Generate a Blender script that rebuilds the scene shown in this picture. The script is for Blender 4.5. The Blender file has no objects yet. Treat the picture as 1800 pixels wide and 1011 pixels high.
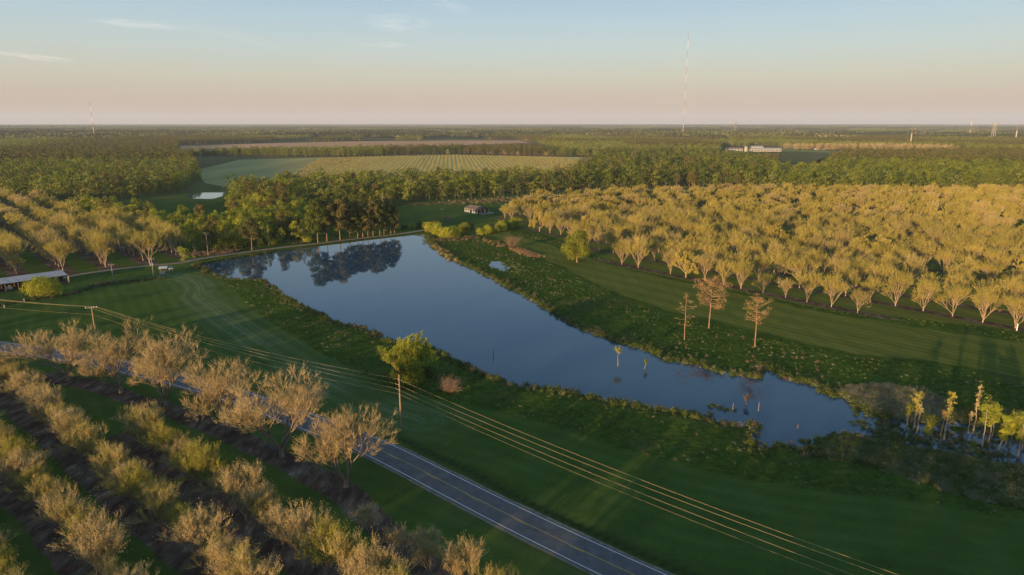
import bpy, math, random
import numpy as np
from mathutils import Vector, Matrix

rnd = random.Random(7)
rng = np.random.default_rng(11)
scene = bpy.context.scene
C = scene.collection

# ------------------------------------------------------------------ camera
CAM_H = 70.0
PITCH = math.radians(13.54)
cam = bpy.data.cameras.new('camera')
camo = bpy.data.objects.new('camera', cam)
C.objects.link(camo)
camo.location = (0, 0, CAM_H)
camo.rotation_euler = (math.radians(90) - PITCH, 0, 0)
cam.sensor_width = 36
cam.lens = 24
cam.clip_start = 0.5
cam.clip_end = 90000
scene.camera = camo

# ------------------------------------------------------------------ light
SUN_AZ = math.radians(35)        # the light travels towards +Y turned 35 degrees to +X
SUN_EL = math.radians(6.3)
world = bpy.data.worlds.new('World')
scene.world = world
world.use_nodes = True
wn = world.node_tree.nodes
wl = world.node_tree.links
wn.clear()
w_out = wn.new('ShaderNodeOutputWorld')
w_bg = wn.new('ShaderNodeBackground')
w_bg.inputs['Strength'].default_value = 0.135
sky = wn.new('ShaderNodeTexSky')
sky.sky_type = 'NISHITA'
sky.sun_disc = False
sky.sun_elevation = SUN_EL
sky.sun_rotation = SUN_AZ + math.pi
sky.altitude = 50
sky.air_density = 1.0
sky.dust_density = 1.2
sky.ozone_density = 2.0
# evening colour by height above the horizon, the same all the way round
w_tc = wn.new('ShaderNodeTexCoord')
w_sep = wn.new('ShaderNodeSeparateXYZ')
wl.new(w_tc.outputs['Generated'], w_sep.inputs[0])
w_ramp = wn.new('ShaderNodeValToRGB')
SKY_STOPS = [(0.0, (0.50, 0.34, 0.295)), (0.012, (0.54, 0.375, 0.31)), (0.031, (0.57, 0.44, 0.35)), (0.063, (0.585, 0.565, 0.455)),
             (0.096, (0.535, 0.615, 0.59)), (0.134, (0.455, 0.595, 0.665)), (0.163, (0.385, 0.545, 0.66)), (0.28, (0.25, 0.46, 0.69)), (0.5, (0.22, 0.41, 0.63)), (1.0, (0.22, 0.36, 0.56))]
cr = w_ramp.color_ramp
while len(cr.elements) > 1:
    cr.elements.remove(cr.elements[-1])
for i, (p, c) in enumerate(SKY_STOPS):
    e = cr.elements[0] if i == 0 else cr.elements.new(p)
    e.position = p
    e.color = (*c, 1)
wl.new(w_sep.outputs['Z'], w_ramp.inputs[0])
w_scale = wn.new('ShaderNodeVectorMath'); w_scale.operation = 'SCALE'
w_scale.inputs['Scale'].default_value = 3.5
wl.new(w_ramp.outputs['Color'], w_scale.inputs[0])
w_mix = wn.new('ShaderNodeMix'); w_mix.data_type = 'RGBA'
w_mix.inputs['Factor'].default_value = 0.92
wl.new(sky.outputs[0], w_mix.inputs['A'])
wl.new(w_scale.outputs[0], w_mix.inputs['B'])


def wisp(last, direction, half_az, half_el, tilt, strength, seed):
    """one thin high cloud at a direction of the sky"""
    az, el = direction
    d = Vector((math.sin(az) * math.cos(el), math.cos(az) * math.cos(el), math.sin(el)))
    r = Vector((math.cos(az), -math.sin(az), 0))
    u = r.cross(d)
    r2 = r * math.cos(tilt) + u * math.sin(tilt)
    u2 = u * math.cos(tilt) - r * math.sin(tilt)
    def dot(v):
        n = wn.new('ShaderNodeVectorMath'); n.operation = 'DOT_PRODUCT'
        wl.new(w_tc.outputs['Generated'], n.inputs[0]); n.inputs[1].default_value = v
        return n.outputs['Value']
    def m(op, a, b=None, c=None):
        n = wn.new('ShaderNodeMath'); n.operation = op
        for k, q in enumerate((a, b, c)):
            if q is None: continue
            if isinstance(q, (int, float)): n.inputs[k].default_value = q
            else: wl.new(q, n.inputs[k])
        return n.outputs[0]
    a, b, f = dot(r2), dot(u2), dot(d)
    cmb = wn.new('ShaderNodeCombineXYZ')
    wl.new(m('MULTIPLY', a, 1 / half_az), cmb.inputs[0]); wl.new(m('MULTIPLY', b, 1 / half_el), cmb.inputs[1])
    cmb.inputs[2].default_value = seed
    nz = wn.new('ShaderNodeTexNoise'); nz.inputs['Scale'].default_value = 1.6; nz.inputs['Detail'].default_value = 6
    nz.inputs['Distortion'].default_value = 0.6
    wl.new(cmb.outputs[0], nz.inputs['Vector'])
    rr = m('ADD', m('POWER', m('ABSOLUTE', m('MULTIPLY', a, 1 / half_az)), 2.0), m('POWER', m('ABSOLUTE', m('MULTIPLY', b, 1 / half_el)), 2.0))
    fall = m('MAXIMUM', m('SUBTRACT', 1.0, rr), 0.0)
    k = m('MULTIPLY', m('MULTIPLY', fall, m('MAXIMUM', m('MULTIPLY', m('SUBTRACT', nz.outputs['Fac'], 0.36), 3.2), 0.0)), strength)
    k = m('MULTIPLY', m('MINIMUM', k, strength), m('MULTIPLY', m('GREATER_THAN', f, 0.0), .6))
    mx = wn.new('ShaderNodeMix'); mx.data_type = 'RGBA'
    wl.new(k, mx.inputs['Factor']); wl.new(last, mx.inputs['A'])
    mx.inputs['B'].default_value = (4.3, 3.9, 3.6, 1)
    return mx.outputs['Result']


def sky_dir(px, py):
    u, v = (px - 900) / 1200, (505.5 - py) / 1200
    y = math.cos(PITCH) + v * math.sin(PITCH); z = -math.sin(PITCH) + v * math.cos(PITCH)
    return math.atan2(u, y), math.atan2(z, math.hypot(u, y))


col = w_mix.outputs['Result']
for (px, py, ha, he, ti, st, sd) in ((248, 43, .060, .0055, -.03, .50, 1.3), (702, 41, .050, .013, -.05, .42, 4.1), (675, 79, .040, .005, 0.0, .32, 7.7),
                                     (45, 98, .055, .0045, -.09, .60, 9.2), (400, 60, .09, .006, -.2, .14, 3.3), (780, 8, .05, .01, -.2, .2, 5.5)):
    col = wisp(col, sky_dir(px, py), ha, he, ti, st, sd)
wl.new(col, w_bg.inputs['Color'])
wl.new(w_bg.outputs[0], w_out.inputs['Surface'])

sun = bpy.data.lights.new('sun', 'SUN')
sun.energy = 5.0
sun.angle = math.radians(0.6)
sun.color = (1.0, 0.63, 0.29)
suno = bpy.data.objects.new('sun', sun)
C.objects.link(suno)
ld = Vector((math.sin(SUN_AZ) * math.cos(SUN_EL), math.cos(SUN_AZ) * math.cos(SUN_EL), -math.sin(SUN_EL)))
suno.rotation_euler = ld.to_track_quat('-Z', 'Y').to_euler()
suno.location = (-300, -400, 200)

scene.view_settings.view_transform = 'Standard'
scene.view_settings.look = 'None'
scene.view_settings.gamma = 1
scene.view_settings.use_curve_mapping = False
scene.view_settings.exposure = 1.12
scene.cycles.max_bounces = 4
scene.cycles.diffuse_bounces = 2
scene.cycles.glossy_bounces = 2
scene.cycles.transmission_bounces = 2
scene.cycles.volume_bounces = 0
scene.cycles.transparent_max_bounces = 4
scene.cycles.use_denoising = True


# ------------------------------------------------------------------ helpers
def spot(px, py, z=0.0):
    """ground point seen at a place of the photograph"""
    u, v = (px - 900) / 1200, (505.5 - py) / 1200
    dy = math.cos(PITCH) + v * math.sin(PITCH)
    dz = -math.sin(PITCH) + v * math.cos(PITCH)
    t = (z - CAM_H) / dz
    return (u * t, dy * t)


def spots(pts):
    return np.array([spot(*p) for p in pts])


def inside(poly, x, y):
    x = np.asarray(x, float); y = np.asarray(y, float)
    r = np.zeros(x.shape, bool)
    n = len(poly)
    for i in range(n):
        x0, y0 = poly[i]; x1, y1 = poly[(i + 1) % n]
        c = ((y0 > y) != (y1 > y))
        with np.errstate(divide='ignore', invalid='ignore'):
            xi = (x1 - x0) * (y - y0) / (y1 - y0 if y1 != y0 else 1e-9) + x0
        r ^= c & (x < xi)
    return r


def dist_line(pts, x, y, closed=False, signed=False):
    best = np.full(np.shape(x), 1e9); sg = np.zeros(np.shape(x))
    n = len(pts)
    for i in range(n if closed else n - 1):
        a = np.array(pts[i]); b = np.array(pts[(i + 1) % n])
        d = b - a; L = max(1e-9, d @ d)
        t = np.clip(((x - a[0]) * d[0] + (y - a[1]) * d[1]) / L, 0, 1)
        ex = x - (a[0] + t * d[0]); ey = y - (a[1] + t * d[1])
        dd = np.hypot(ex, ey)
        m = dd < best
        best = np.where(m, dd, best)
        if signed:
            sg = np.where(m, np.sign(d[0] * ey - d[1] * ex), sg)
    return best * sg if signed else best


def vnoise(x, y, scale, seed=0):
    x = np.asarray(x, float) / scale; y = np.asarray(y, float) / scale
    xi = np.floor(x).astype(np.int64); yi = np.floor(y).astype(np.int64)
    fx = x - xi; fy = y - yi
    fx = fx * fx * (3 - 2 * fx); fy = fy * fy * (3 - 2 * fy)
    def h(a, b):
        k = (a * 374761393 + b * 668265263 + seed * 982451653) & 0xFFFFFFFF
        k = ((k ^ (k >> 13)) * 1274126177) & 0xFFFFFFFF
        return ((k ^ (k >> 16)) & 0xFFFF) / 65535.0
    return (h(xi, yi) * (1 - fx) + h(xi + 1, yi) * fx) * (1 - fy) + (h(xi, yi + 1) * (1 - fx) + h(xi + 1, yi + 1) * fx) * fy


def fnoise(x, y, scale, seed=0, octaves=3):
    t = 0; a = 1; s = 0
    for k in range(octaves):
        t = t + a * vnoise(x, y, scale / 2 ** k, seed + k * 17); s += a; a *= .55
    return t / s * 2 - 1


def smooth(a, b, x):
    t = np.clip((x - a) / (b - a), 0, 1)
    return t * t * (3 - 2 * t)


def spline(pts, step):
    pts = [np.array(p, float) for p in pts]
    P = [2 * pts[0] - pts[1]] + pts + [2 * pts[-1] - pts[-2]]
    out = []
    for i in range(1, len(P) - 2):
        n = max(2, int(np.linalg.norm(P[i + 1] - P[i]) / step))
        for k in range(n):
            t = k / n
            out.append(.5 * (2 * P[i] + (P[i + 1] - P[i - 1]) * t + (2 * P[i - 1] - 5 * P[i] + 4 * P[i + 1] - P[i + 2]) * t * t
                             + (3 * P[i] - P[i - 1] - 3 * P[i + 1] + P[i + 2]) * t ** 3))
    out.append(P[-2])
    return np.array(out)


class MB:
    """collects geometry that becomes ONE mesh object"""
    def __init__(self):
        self.v = []; self.f = []; self.n = 0
    def add(self, verts, faces):
        self.v.append(np.asarray(verts, float)); self.f += [tuple(i + self.n for i in q) for q in faces]; self.n += len(verts)
        return self
    def box(self, c, s, rz=0, taper=1.0):
        x, y, z = s[0] / 2, s[1] / 2, s[2] / 2
        v = np.array([(-x, -y, -z), (x, -y, -z), (x, y, -z), (-x, y, -z), (-x * taper, -y * taper, z), (x * taper, -y * taper, z), (x * taper, y * taper, z), (-x * taper, y * taper, z)])
        cs, sn = math.cos(rz), math.sin(rz)
        v = np.stack([v[:, 0] * cs - v[:, 1] * sn, v[:, 0] * sn + v[:, 1] * cs, v[:, 2]], 1) + np.array(c)
        return self.add(v, [(0, 3, 2, 1), (4, 5, 6, 7), (0, 1, 5, 4), (1, 2, 6, 5), (2, 3, 7, 6), (3, 0, 4, 7)])
    def tube(self, pts, radii, n=6, cap=True):
        pts = [np.array(p, float) for p in pts]
        vs = []
        for i, p in enumerate(pts):
            d = pts[min(i + 1, len(pts) - 1)] - pts[max(i - 1, 0)]
            d = d / (np.linalg.norm(d) + 1e-9)
            a = np.cross(d, (0, 0, 1.0)) if abs(d[2]) < .9 else np.cross(d, (1.0, 0, 0))
            a /= np.linalg.norm(a); b = np.cross(d, a)
            for k in range(n):
                w = 2 * math.pi * k / n
                vs.append(p + radii[i] * (a * math.cos(w) + b * math.sin(w)))
        fs = []
        for i in range(len(pts) - 1):
            for k in range(n):
                k2 = (k + 1) % n
                fs.append((i * n + k, i * n + k2, (i + 1) * n + k2, (i + 1) * n + k))
        if cap:
            fs.append(tuple(range((len(pts) - 1) * n, len(pts) * n)))
            fs.append(tuple(reversed(range(n))))
        return self.add(vs, fs)
    def build(self, name, mat, parent=None, smooth_=False, loc=None):
        me = bpy.data.meshes.new(name)
        v = np.concatenate(self.v) if self.v else np.zeros((0, 3))
        me.from_pydata(v.tolist(), [], self.f)
        if smooth_:
            me.polygons.foreach_set('use_smooth', [True] * len(me.polygons))
        me.materials.append(mat)
        return link(name, me, parent, loc)


def link(name, data, parent=None, loc=None):
    o = bpy.data.objects.new(name, data)
    C.objects.link(o)
    if parent: o.parent = parent
    if loc is not None: o.location = loc
    return o


def tag(o, label=None, cat=None, group=None, kind=None):
    if label: o['label'] = label
    if cat: o['category'] = cat
    if group: o['group'] = group
    if kind: o['kind'] = kind
    return o


def thing(name, label, cat, x, y, rz=0, group=None, z=0.0, s=1.0):
    o = link(name, None)
    o.location = (x, y, z); o.rotation_euler = (0, 0, rz); o.scale = (s, s, s)
    o.empty_display_size = 1
    return tag(o, label, cat, group)


def raw_mesh(name, V, F, mats, midx=None):
    """V (n,3) array, F (m,k) array -> mesh, fast"""
    me = bpy.data.meshes.new(name)
    V = np.asarray(V, np.float32); F = np.asarray(F, np.int32)
    k = F.shape[1]
    me.vertices.add(len(V)); me.vertices.foreach_set('co', V.ravel())
    me.loops.add(F.size); me.loops.foreach_set('vertex_index', F.ravel())
    me.polygons.add(len(F)); me.polygons.foreach_set('loop_start', np.arange(0, F.size, k, dtype=np.int32))
    for m in mats: me.materials.append(m)
    if midx is not None: me.polygons.foreach_set('material_index', np.asarray(midx, np.int32))
    me.update(); me.validate()
    return me


# ------------------------------------------------------------------ materials
def new_mat(name):
    m = bpy.data.materials.new(name); m.use_nodes = True
    return m, m.node_tree.nodes, m.node_tree.links


def ramp(nt, stops, fac, interp='LINEAR'):
    r = nt.nodes.new('ShaderNodeValToRGB'); e = r.color_ramp
    e.interpolation = interp
    while len(e.elements) > 1: e.elements.remove(e.elements[-1])
    for i, (p, c) in enumerate(stops):
        q = e.elements[0] if i == 0 else e.elements.new(p)
        q.position = p; q.color = (*c, 1)
    nt.links.new(fac, r.inputs[0])
    return r.outputs[0]


def simple(name, c1, c2, scale=3.0, rough=.85, bump=.0, metal=0.0, stretch=(1, 1, 1), spec=.3):
    m, n, l = new_mat(name)
    b = n['Principled BSDF']
    tc = n.new('ShaderNodeTexCoord'); mp = n.new('ShaderNodeMapping'); mp.inputs['Scale'].default_value = stretch
    l.new(tc.outputs['Object'], mp.inputs[0])
    nz = n.new('ShaderNodeTexNoise'); nz.inputs['Scale'].default_value = scale; nz.inputs['Detail'].default_value = 6
    l.new(mp.outputs[0], nz.inputs['Vector'])
    l.new(ramp(m.node_tree, [(.3, c1), (.7, c2)], nz.outputs['Fac']), b.inputs['Base Color'])
    b.inputs['Roughness'].default_value = rough; b.inputs['Metallic'].default_value = metal
    b.inputs['Specular IOR Level'].default_value = spec
    if bump:
        bp = n.new('ShaderNodeBump'); bp.inputs['Strength'].default_value = bump; bp.inputs['Distance'].default_value = .05
        l.new(nz.outputs['Fac'], bp.inputs['Height']); l.new(bp.outputs[0], b.inputs['Normal'])
    return m


def leaf_mat(name, cols, trans=.25, scale=.35, hue_var=.5):
    """foliage: colour wanders from leaf clump to leaf clump and from tree to tree"""
    m, n, l = new_mat(name)
    n.remove(n['Principled BSDF'])
    out = n['Material Output']
    oi = n.new('ShaderNodeObjectInfo')
    geo = n.new('ShaderNodeNewGeometry')
    nz = n.new('ShaderNodeTexNoise'); nz.inputs['Scale'].default_value = scale; nz.inputs['Detail'].default_value = 3
    l.new(geo.outputs['Position'], nz.inputs['Vector'])
    a = n.new('ShaderNodeMath'); a.operation = 'MULTIPLY_ADD'
    l.new(oi.outputs['Random'], a.inputs[0]); a.inputs[1].default_value = hue_var; 
    b0 = n.new('ShaderNodeMath'); b0.operation = 'MULTIPLY_ADD'
    l.new(nz.outputs['Fac'], b0.inputs[0]); b0.inputs[1].default_value = 1.6; b0.inputs[2].default_value = -.55 - hue_var * .25
    l.new(b0.outputs[0], a.inputs[2])
    r2 = n.new('ShaderNodeMath'); r2.operation = 'MULTIPLY_ADD'
    l.new(geo.outputs['Random Per Island'], r2.inputs[0]); r2.inputs[1].default_value = .45; l.new(a.outputs[0], r2.inputs[2])
    k = len(cols)
    c = ramp(m.node_tree, [(i / (k - 1), q) for i, q in enumerate(cols)], r2.outputs[0])
    d = n.new('ShaderNodeBsdfDiffuse'); t = n.new('ShaderNodeBsdfTranslucent'); mx = n.new('ShaderNodeMixShader')
    l.new(c, d.inputs['Color']); l.new(c, t.inputs['Color']); mx.inputs[0].default_value = trans
    l.new(d.outputs[0], mx.inputs[1]); l.new(t.outputs[0], mx.inputs[2]); l.new(mx.outputs[0], out.inputs['Surface'])
    return m


M = {}
M['bark_pale'] = simple('pale_bark', (.24, .18, .13), (.40, .31, .23), 2.5, .9, .3, stretch=(1, 1, .3))
M['bark_dark'] = simple('dark_bark', (.10, .075, .06), (.22, .17, .13), 2.5, .9, .3, stretch=(1, 1, .3))
M['bark_pine'] = simple('pine_bark', (.19, .11, .07), (.34, .22, .15), 1.8, .9, .3, stretch=(1, 1, .25))
M['bark_mid'] = simple('limb_bark', (.13, .10, .078), (.24, .18, .13), 2.5, .9, .3, stretch=(1, 1, .3))
M['bark_grey'] = simple('weathered_wood', (.17, .15, .125), (.30, .26, .22), 1.8, .9, .3, stretch=(1, 1, .2))
M['twig_tan'] = leaf_mat('budding_twigs', [(.26, .20, .10), (.38, .30, .15), (.48, .38, .20)], .1)
M['bud_leaf'] = leaf_mat('young_pecan_leaves', [(.21, .20, .045), (.30, .28, .06), (.38, .34, .085)], .3)
M['bud_tan'] = leaf_mat('tan_catkins_and_buds', [(.30, .24, .11), (.40, .32, .15), (.48, .39, .20)], .3)
M['orch_leaf'] = leaf_mat('orchard_leaves', [(.27, .235, .055), (.36, .315, .08), (.46, .39, .115)], .3, .12)
M['lime_leaf'] = leaf_mat('lime_green_leaves', [(.21, .25, .028), (.31, .335, .04), (.42, .42, .06)], .4, .2)
M['mid_leaf'] = leaf_mat('mid_green_leaves', [(.10, .14, .02), (.165, .20, .03), (.25, .26, .048)], .38, .2)
M['dark_leaf'] = leaf_mat('dark_green_leaves', [(.045, .065, .018), (.065, .095, .024), (.095, .12, .034)], .2, .2)
M['pine_leaf'] = leaf_mat('pine_needles', [(.07, .078, .028), (.105, .105, .038), (.145, .13, .048)], .15, .25)
M['brown_leaf'] = leaf_mat('browned_needles', [(.19, .125, .06), (.27, .18, .085), (.34, .245, .12)], .15, .4)
M['pinkish'] = leaf_mat('dry_brush', [(.10, .07, .05), (.17, .115, .085), (.25, .18, .13)], .1, .5)
M['tussock'] = leaf_mat('waterside_weed', [(.035, .062, .016), (.065, .10, .024), (.12, .14, .045)], .15, .5)
M['reed'] = leaf_mat('reeds', [(.12, .145, .07), (.185, .20, .11), (.26, .255, .16)], .15, .3)
M['pad'] = leaf_mat('floating_leaves', [(.05, .10, .025), (.08, .14, .035), (.11, .16, .05)], .15, .5)
M['gold_leaf'] = leaf_mat('gold_grass', [(.26, .22, .08), (.34, .29, .11), (.40, .34, .15)], .3, .05)
M['white'] = simple('white_paint', (.50, .49, .47), (.66, .65, .62), 2, .6)
M['pole_wood'] = simple('pole_wood', (.22, .14, .085), (.34, .23, .14), 4, .9, .2, stretch=(1, 1, .15))
M['wire'] = simple('wire_metal', (.50, .40, .22), (.58, .46, .27), 2, .55, metal=0.0)
M['grey_metal'] = simple('galvanised_metal', (.33, .34, .35), (.46, .47, .48), 1.5, .45, metal=.4)
M['roof_metal'] = simple('pale_roof_sheet', (.22, .22, .235), (.36, .355, .365), .5, .6, metal=.2)
M['roof_rust'] = simple('rusty_roof_sheet', (.10, .075, .07), (.17, .145, .14), .7, .9, metal=0, spec=0)
M['board'] = simple('weathered_boards', (.22, .15, .10), (.36, .25, .16), 3, .9)
M['blue_panel'] = simple('blue_grey_panel', (.12, .17, .22), (.18, .24, .30), 1.2, .7)
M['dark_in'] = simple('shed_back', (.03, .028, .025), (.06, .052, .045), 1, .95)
M['glassy'] = simple('ceramic_insulator', (.25, .25, .26), (.35, .35, .36), 2, .2)
M['mast_red'] = simple('red_mast_paint', (.26, .12, .08), (.32, .15, .10), 1, .7)
M['mast_white'] = simple('white_mast_paint', (.70, .69, .66), (.78, .77, .74), 1, .7)
M['far_white'] = simple('white_cladding', (.24, .24, .235), (.34, .335, .33), .3, .7)
M['glass'] = simple('window_glass', (.03, .04, .05), (.05, .06, .07), 1, .1, spec=.6)

# ------------------------------------------------------------------ layout of the place
ROAD = spline([spot(*p) for p in ((-420, 560), (-200, 583), (0, 609.5), (142, 630), (283, 660), (393, 690), (500, 727), (600, 764), (683, 799), (889, 904), (1112, 1011), (1420, 1150), (2100, 1440))], 3.0)
POND = spots([(343, 466), (400, 455), (450, 447.5), (520, 437.5), (560, 432.3), (600, 427.8), (640, 422.5), (694, 416.5), (722, 413), (742, 412), (752, 418), (762, 432), (792, 453), (830, 471), (872, 491), (915, 513),
              (960, 541), (1010, 570), (1060, 590), (1100, 603), (1150, 618), (1175, 631), (1225, 637), (1255, 650), (1290, 658), (1331, 661), (1338, 640), (1365, 652), (1400, 668), (1430, 673), (1457, 690),
              (1490, 700), (1520, 718), (1552, 726), (1552, 742), (1575, 768), (1568, 778), (1530, 768), (1470, 764), (1440, 780), (1425, 800), (1380, 781), (1330, 785), (1319, 777), (1329, 746), (1280, 744),
              (1232, 735), (1190, 722), (1140, 717), (1080, 705), (1030, 695), (960, 684), (900, 674), (842, 656), (815, 640), (790, 628), (740, 606), (690, 600), (640, 576), (590, 570),
              (560, 551), (520, 534), (490, 511), (462, 492), (400, 491), (372, 479)])
SWAMP = spots([(1545, 728), (1600, 735), (1700, 745), (1800, 765), (1900, 800), (1860, 830), (1760, 815), (1680, 800), (1600, 788), (1560, 775), (1540, 752)])
PUDDLE = spots([(857, 459), (880, 458), (898, 470), (885, 478), (866, 470)])
POND2 = spots([(330, 348), (335, 337), (372, 333), (392, 337), (390, 346), (372, 349)])
FIELDEDGE = spots([(372, 479), (400, 500), (440, 540), (500, 580), (600, 640), (680, 680), (760, 702), (840, 716), (950, 742), (1100, 790), (1250, 830), (1400, 858), (1600, 880), (1900, 925), (2300, 1000)])
MOWN = spots([(905, 412), (960, 425), (1090, 468), (1440, 545), (1800, 600), (2300, 690), (2300, 760), (1900, 690), (1700, 650), (1500, 628), (1330, 588), (1180, 552), (1080, 520), (980, 470), (860, 418), (760, 404),
              (800, 396), (900, 385)])
LAWN_TRK = spots([(300, 484), (338, 492), (352, 508), (345, 520), (380, 548), (440, 590), (520, 640), (580, 672), (660, 710), (740, 740)])
LAWN_TRK = spline(LAWN_TRK, 2.0)
DAM = spline([spot(*p) for p in ((108, 490), (150, 482), (200, 475), (262, 468), (318, 463), (346, 457), (415, 446.5), (500, 435.5), (560, 428.8), (615, 421.8), (694, 413), (745, 405.5), (768, 402))], 3.0)
R_ORCH = spots([(1092, 470), (1000, 428), (940, 405), (868, 386), (895, 372), (960, 357), (1010, 350), (1300, 344), (1800, 345), (2300, 347), (2600, 640), (2350, 690), (1800, 583), (1440, 543)])
L_ORCH = spots([(-700, 540), (0, 492), (60, 485), (118, 480), (200, 473), (262, 463), (335, 447), (300, 425), (240, 405), (130, 370), (100, 360), (-50, 356), (-700, 352)])
RD = np.array((-.643, .766)); RN = np.array((.766, .643))      # right orchard: along the rows, across the rows
RROW0, RSTEP, RGAP = 243.1 * 1.077, 21.0, 9.8
LD = np.array((-.672, .740)); LN = np.array((.740, .672))
LROW0, LSTEP, LGAP = 57.0, 18.0, 9.4
OLD_ROW = [(120, 668), (213, 690), (292, 712), (402, 752), (495, 803), (608, 855)]
YOUNG_ROWS = [
    [(650, 938), (701, 980), (757, 1009), (818, 1050), (880, 1090), (950, 1130), (1020, 1175)],
    [(225, 768), (283, 806), (343, 850), (403, 893), (442, 926), (483, 952), (527, 982), (573, 1010), (620, 1042), (670, 1080), (720, 1115)],
    [(-40, 660), (22, 693), (60, 728), (104, 768), (150, 812), (196, 852), (243, 893), (290, 935), (336, 975), (384, 1015), (430, 1056), (480, 1100)],
    [(-130, 700), (-70, 755), (-15, 805), (30, 852), (73, 900), (115, 948), (148, 990), (195, 1045), (245, 1100)],
    [(-200, 860), (-120, 930), (-45, 1000), (0, 1050), (50, 1110)]]
STRIPS = [(spots([(78, 662), (150, 674), (213, 694), (300, 722), (400, 760), (495, 808), (608, 868), (690, 950), (770, 1010), (900, 1100)]), 3.1)] + \
         [(spots([(p[0] - 14, p[1] + 2) for p in r]), 2.9) for r in YOUNG_ROWS[1:]]
DITCH = spots([(690, 765), (800, 815), (900, 868), (1000, 915), (1120, 970), (1260, 1030), (1500, 1130)])
BRUSH = spots([(0, 538), (50, 529), (112, 521), (165, 505), (220, 497), (290, 490)])


def far_relief(x, y):
    d = np.hypot(x, y)
    return (fnoise(x, y, 2600, 5, 2) * 16 + 2) * smooth(2600, 6000, d)


def pond_depth(x, y, poly, wob=1.0):
    d = dist_line(poly, x, y, closed=True)
    sd = np.where(inside(poly, x, y), d, -d)
    return sd + wob * (fnoise(x, y, 5, 3) * 1.5 + fnoise(x, y, 16, 4) * 1.8)


WATER_Z = -0.25


def ground_z(x, y):
    x = np.asarray(x, float); y = np.asarray(y, float)
    z = far_relief(x, y)
    near = (np.abs(x) < 420) & (y > 60) & (y < 720)
    if near.any():
        X, Y = x[near], y[near]
        damd = dist_line(DAM, X, Y)
        w = smooth(4, 14, damd)
        sd = pond_depth(X, Y, POND, w)
        zz = np.clip(-0.25 - sd * .16, -1.8, 0) + fnoise(X, Y, 30, 9) * .05
        sd2 = pond_depth(X, Y, PUDDLE, .7); zz = np.where(sd2 > -2, np.minimum(zz, -.25 - np.clip(sd2, -2, 3) * .05 + fnoise(X, Y, 3.0, 31) * .12), zz)
        sd3 = pond_depth(X, Y, SWAMP, 1.2)
        zz = np.where(sd3 > -1, np.minimum(zz, -.34 + fnoise(X, Y, 4.5, 21) * .30), zz)
        sd4 = pond_depth(X, Y, POND2, .5); zz = np.minimum(zz, np.clip(-.25 - sd4 * .1, -.8, .1))
        zz = np.maximum(zz, np.where(dist_line(ROAD, X, Y) < 7, -.1, -9))
        zz -= .25 * np.exp(-(dist_line(DITCH, X, Y) / 1.2) ** 2)
        zz = np.where(damd < 4.5, np.maximum(zz, .05 + .25 * smooth(4.5, 2.5, damd)), zz)
        z[near] = zz
    return z


def axis(lo, hi, fine, step, far_lo, far_hi):
    a = list(np.arange(lo, hi + step, step))
    s = step; q = a[-1]
    while q < far_hi:
        s *= 1.09; q += s; a.append(q)
    s = step; q = a[0]; b = []
    while q > far_lo:
        s *= 1.09; q -= s; b.append(q)
    return np.array(b[::-1] + a)


gx = axis(-300, 300, 0, 1.4, -36000, 36000)
gy = axis(84, 470, 0, 1.4, -5000, 42000)
GX, GY = np.meshgrid(gx, gy)
X, Y = GX.ravel(), GY.ravel()
Z = ground_z(X, Y)
nx, ny = len(gx), len(gy)
ii = (np.arange(ny - 1)[:, None] * nx + np.arange(nx - 1)[None, :]).ravel()
F = np.stack([ii, ii + 1, ii + 1 + nx, ii + nx], 1)
gm = raw_mesh('ground', np.stack([X, Y, Z], 1), F, [])
gm.polygons.foreach_set('use_smooth', np.ones(len(F), bool))


def attr(name, vals):
    a = gm.attributes.new(name, 'FLOAT', 'POINT'); a.data.foreach_set('value', np.asarray(vals, np.float32))


near = (np.abs(X) < 900) & (Y > 40) & (Y < 1500)
Xn, Yn = X[near], Y[near]


def full(v, default=0.0):
    a = np.full(X.shape, default); a[near] = v
    return a


dirt = np.zeros(Xn.shape)
for line, wdt in STRIPS:
    dirt = np.maximum(dirt, smooth(wdt + 1.6, wdt - 1.6, dist_line(line, Xn, Yn) + fnoise(Xn, Yn, 7, 41) * .9))
for poly, nn, row0, step, wd in ((R_ORCH, RN, RROW0, RSTEP, 2.6), (L_ORCH, LN, LROW0, LSTEP, 4.2)):
    u = Xn * nn[0] + Yn * nn[1]
    k = np.abs((u - row0 + step / 2) % step - step / 2)
    ins = inside(poly, Xn, Yn) | (dist_line(poly, Xn, Yn, closed=True) < 4)
    dirt = np.maximum(dirt, np.where(ins, smooth(wd + 1.4, wd - 1.4, k + fnoise(Xn, Yn, 9, 43) * .8), 0))
u = Xn * RN[0] + Yn * RN[1]
pond_d = pond_depth(Xn, Yn, POND, 1)
edge = dist_line(FIELDEDGE, Xn, Yn, signed=True)     # positive: pond side
mown = np.where(inside(MOWN, Xn, Yn), 1.0, 0) * smooth(0, 6, dist_line(MOWN, Xn, Yn, closed=True) + fnoise(Xn, Yn, 12, 51) * 3)
orch = np.maximum(np.where(inside(R_ORCH, Xn, Yn), 1, 0), 0)
marsh = smooth(-1.5, 1.5, edge + fnoise(Xn, Yn, 8, 61) * 1.5) * (Xn > -180) * (Yn < 470) * (1 - mown) * (1 - orch)
shore = smooth(-5, -0.5, pond_d) * marsh
dry = smooth(.25, .6, fnoise(Xn, Yn, 14, 71)) * marsh
tr = dist_line(LAWN_TRK, Xn, Yn, signed=True)
pale = np.exp(-(tr / 7.5) ** 2) * smooth(.2, 1.2, 1 + fnoise(Xn, Yn, 20, 81) * .8)
attr('dirt', full(dirt)); attr('marsh', full(marsh)); attr('mown', full(mown)); attr('pale', full(pale))
attr('track', full(tr)); attr('shore', full(shore)); attr('dry', full(dry)); attr('orch', full(orch))
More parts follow.
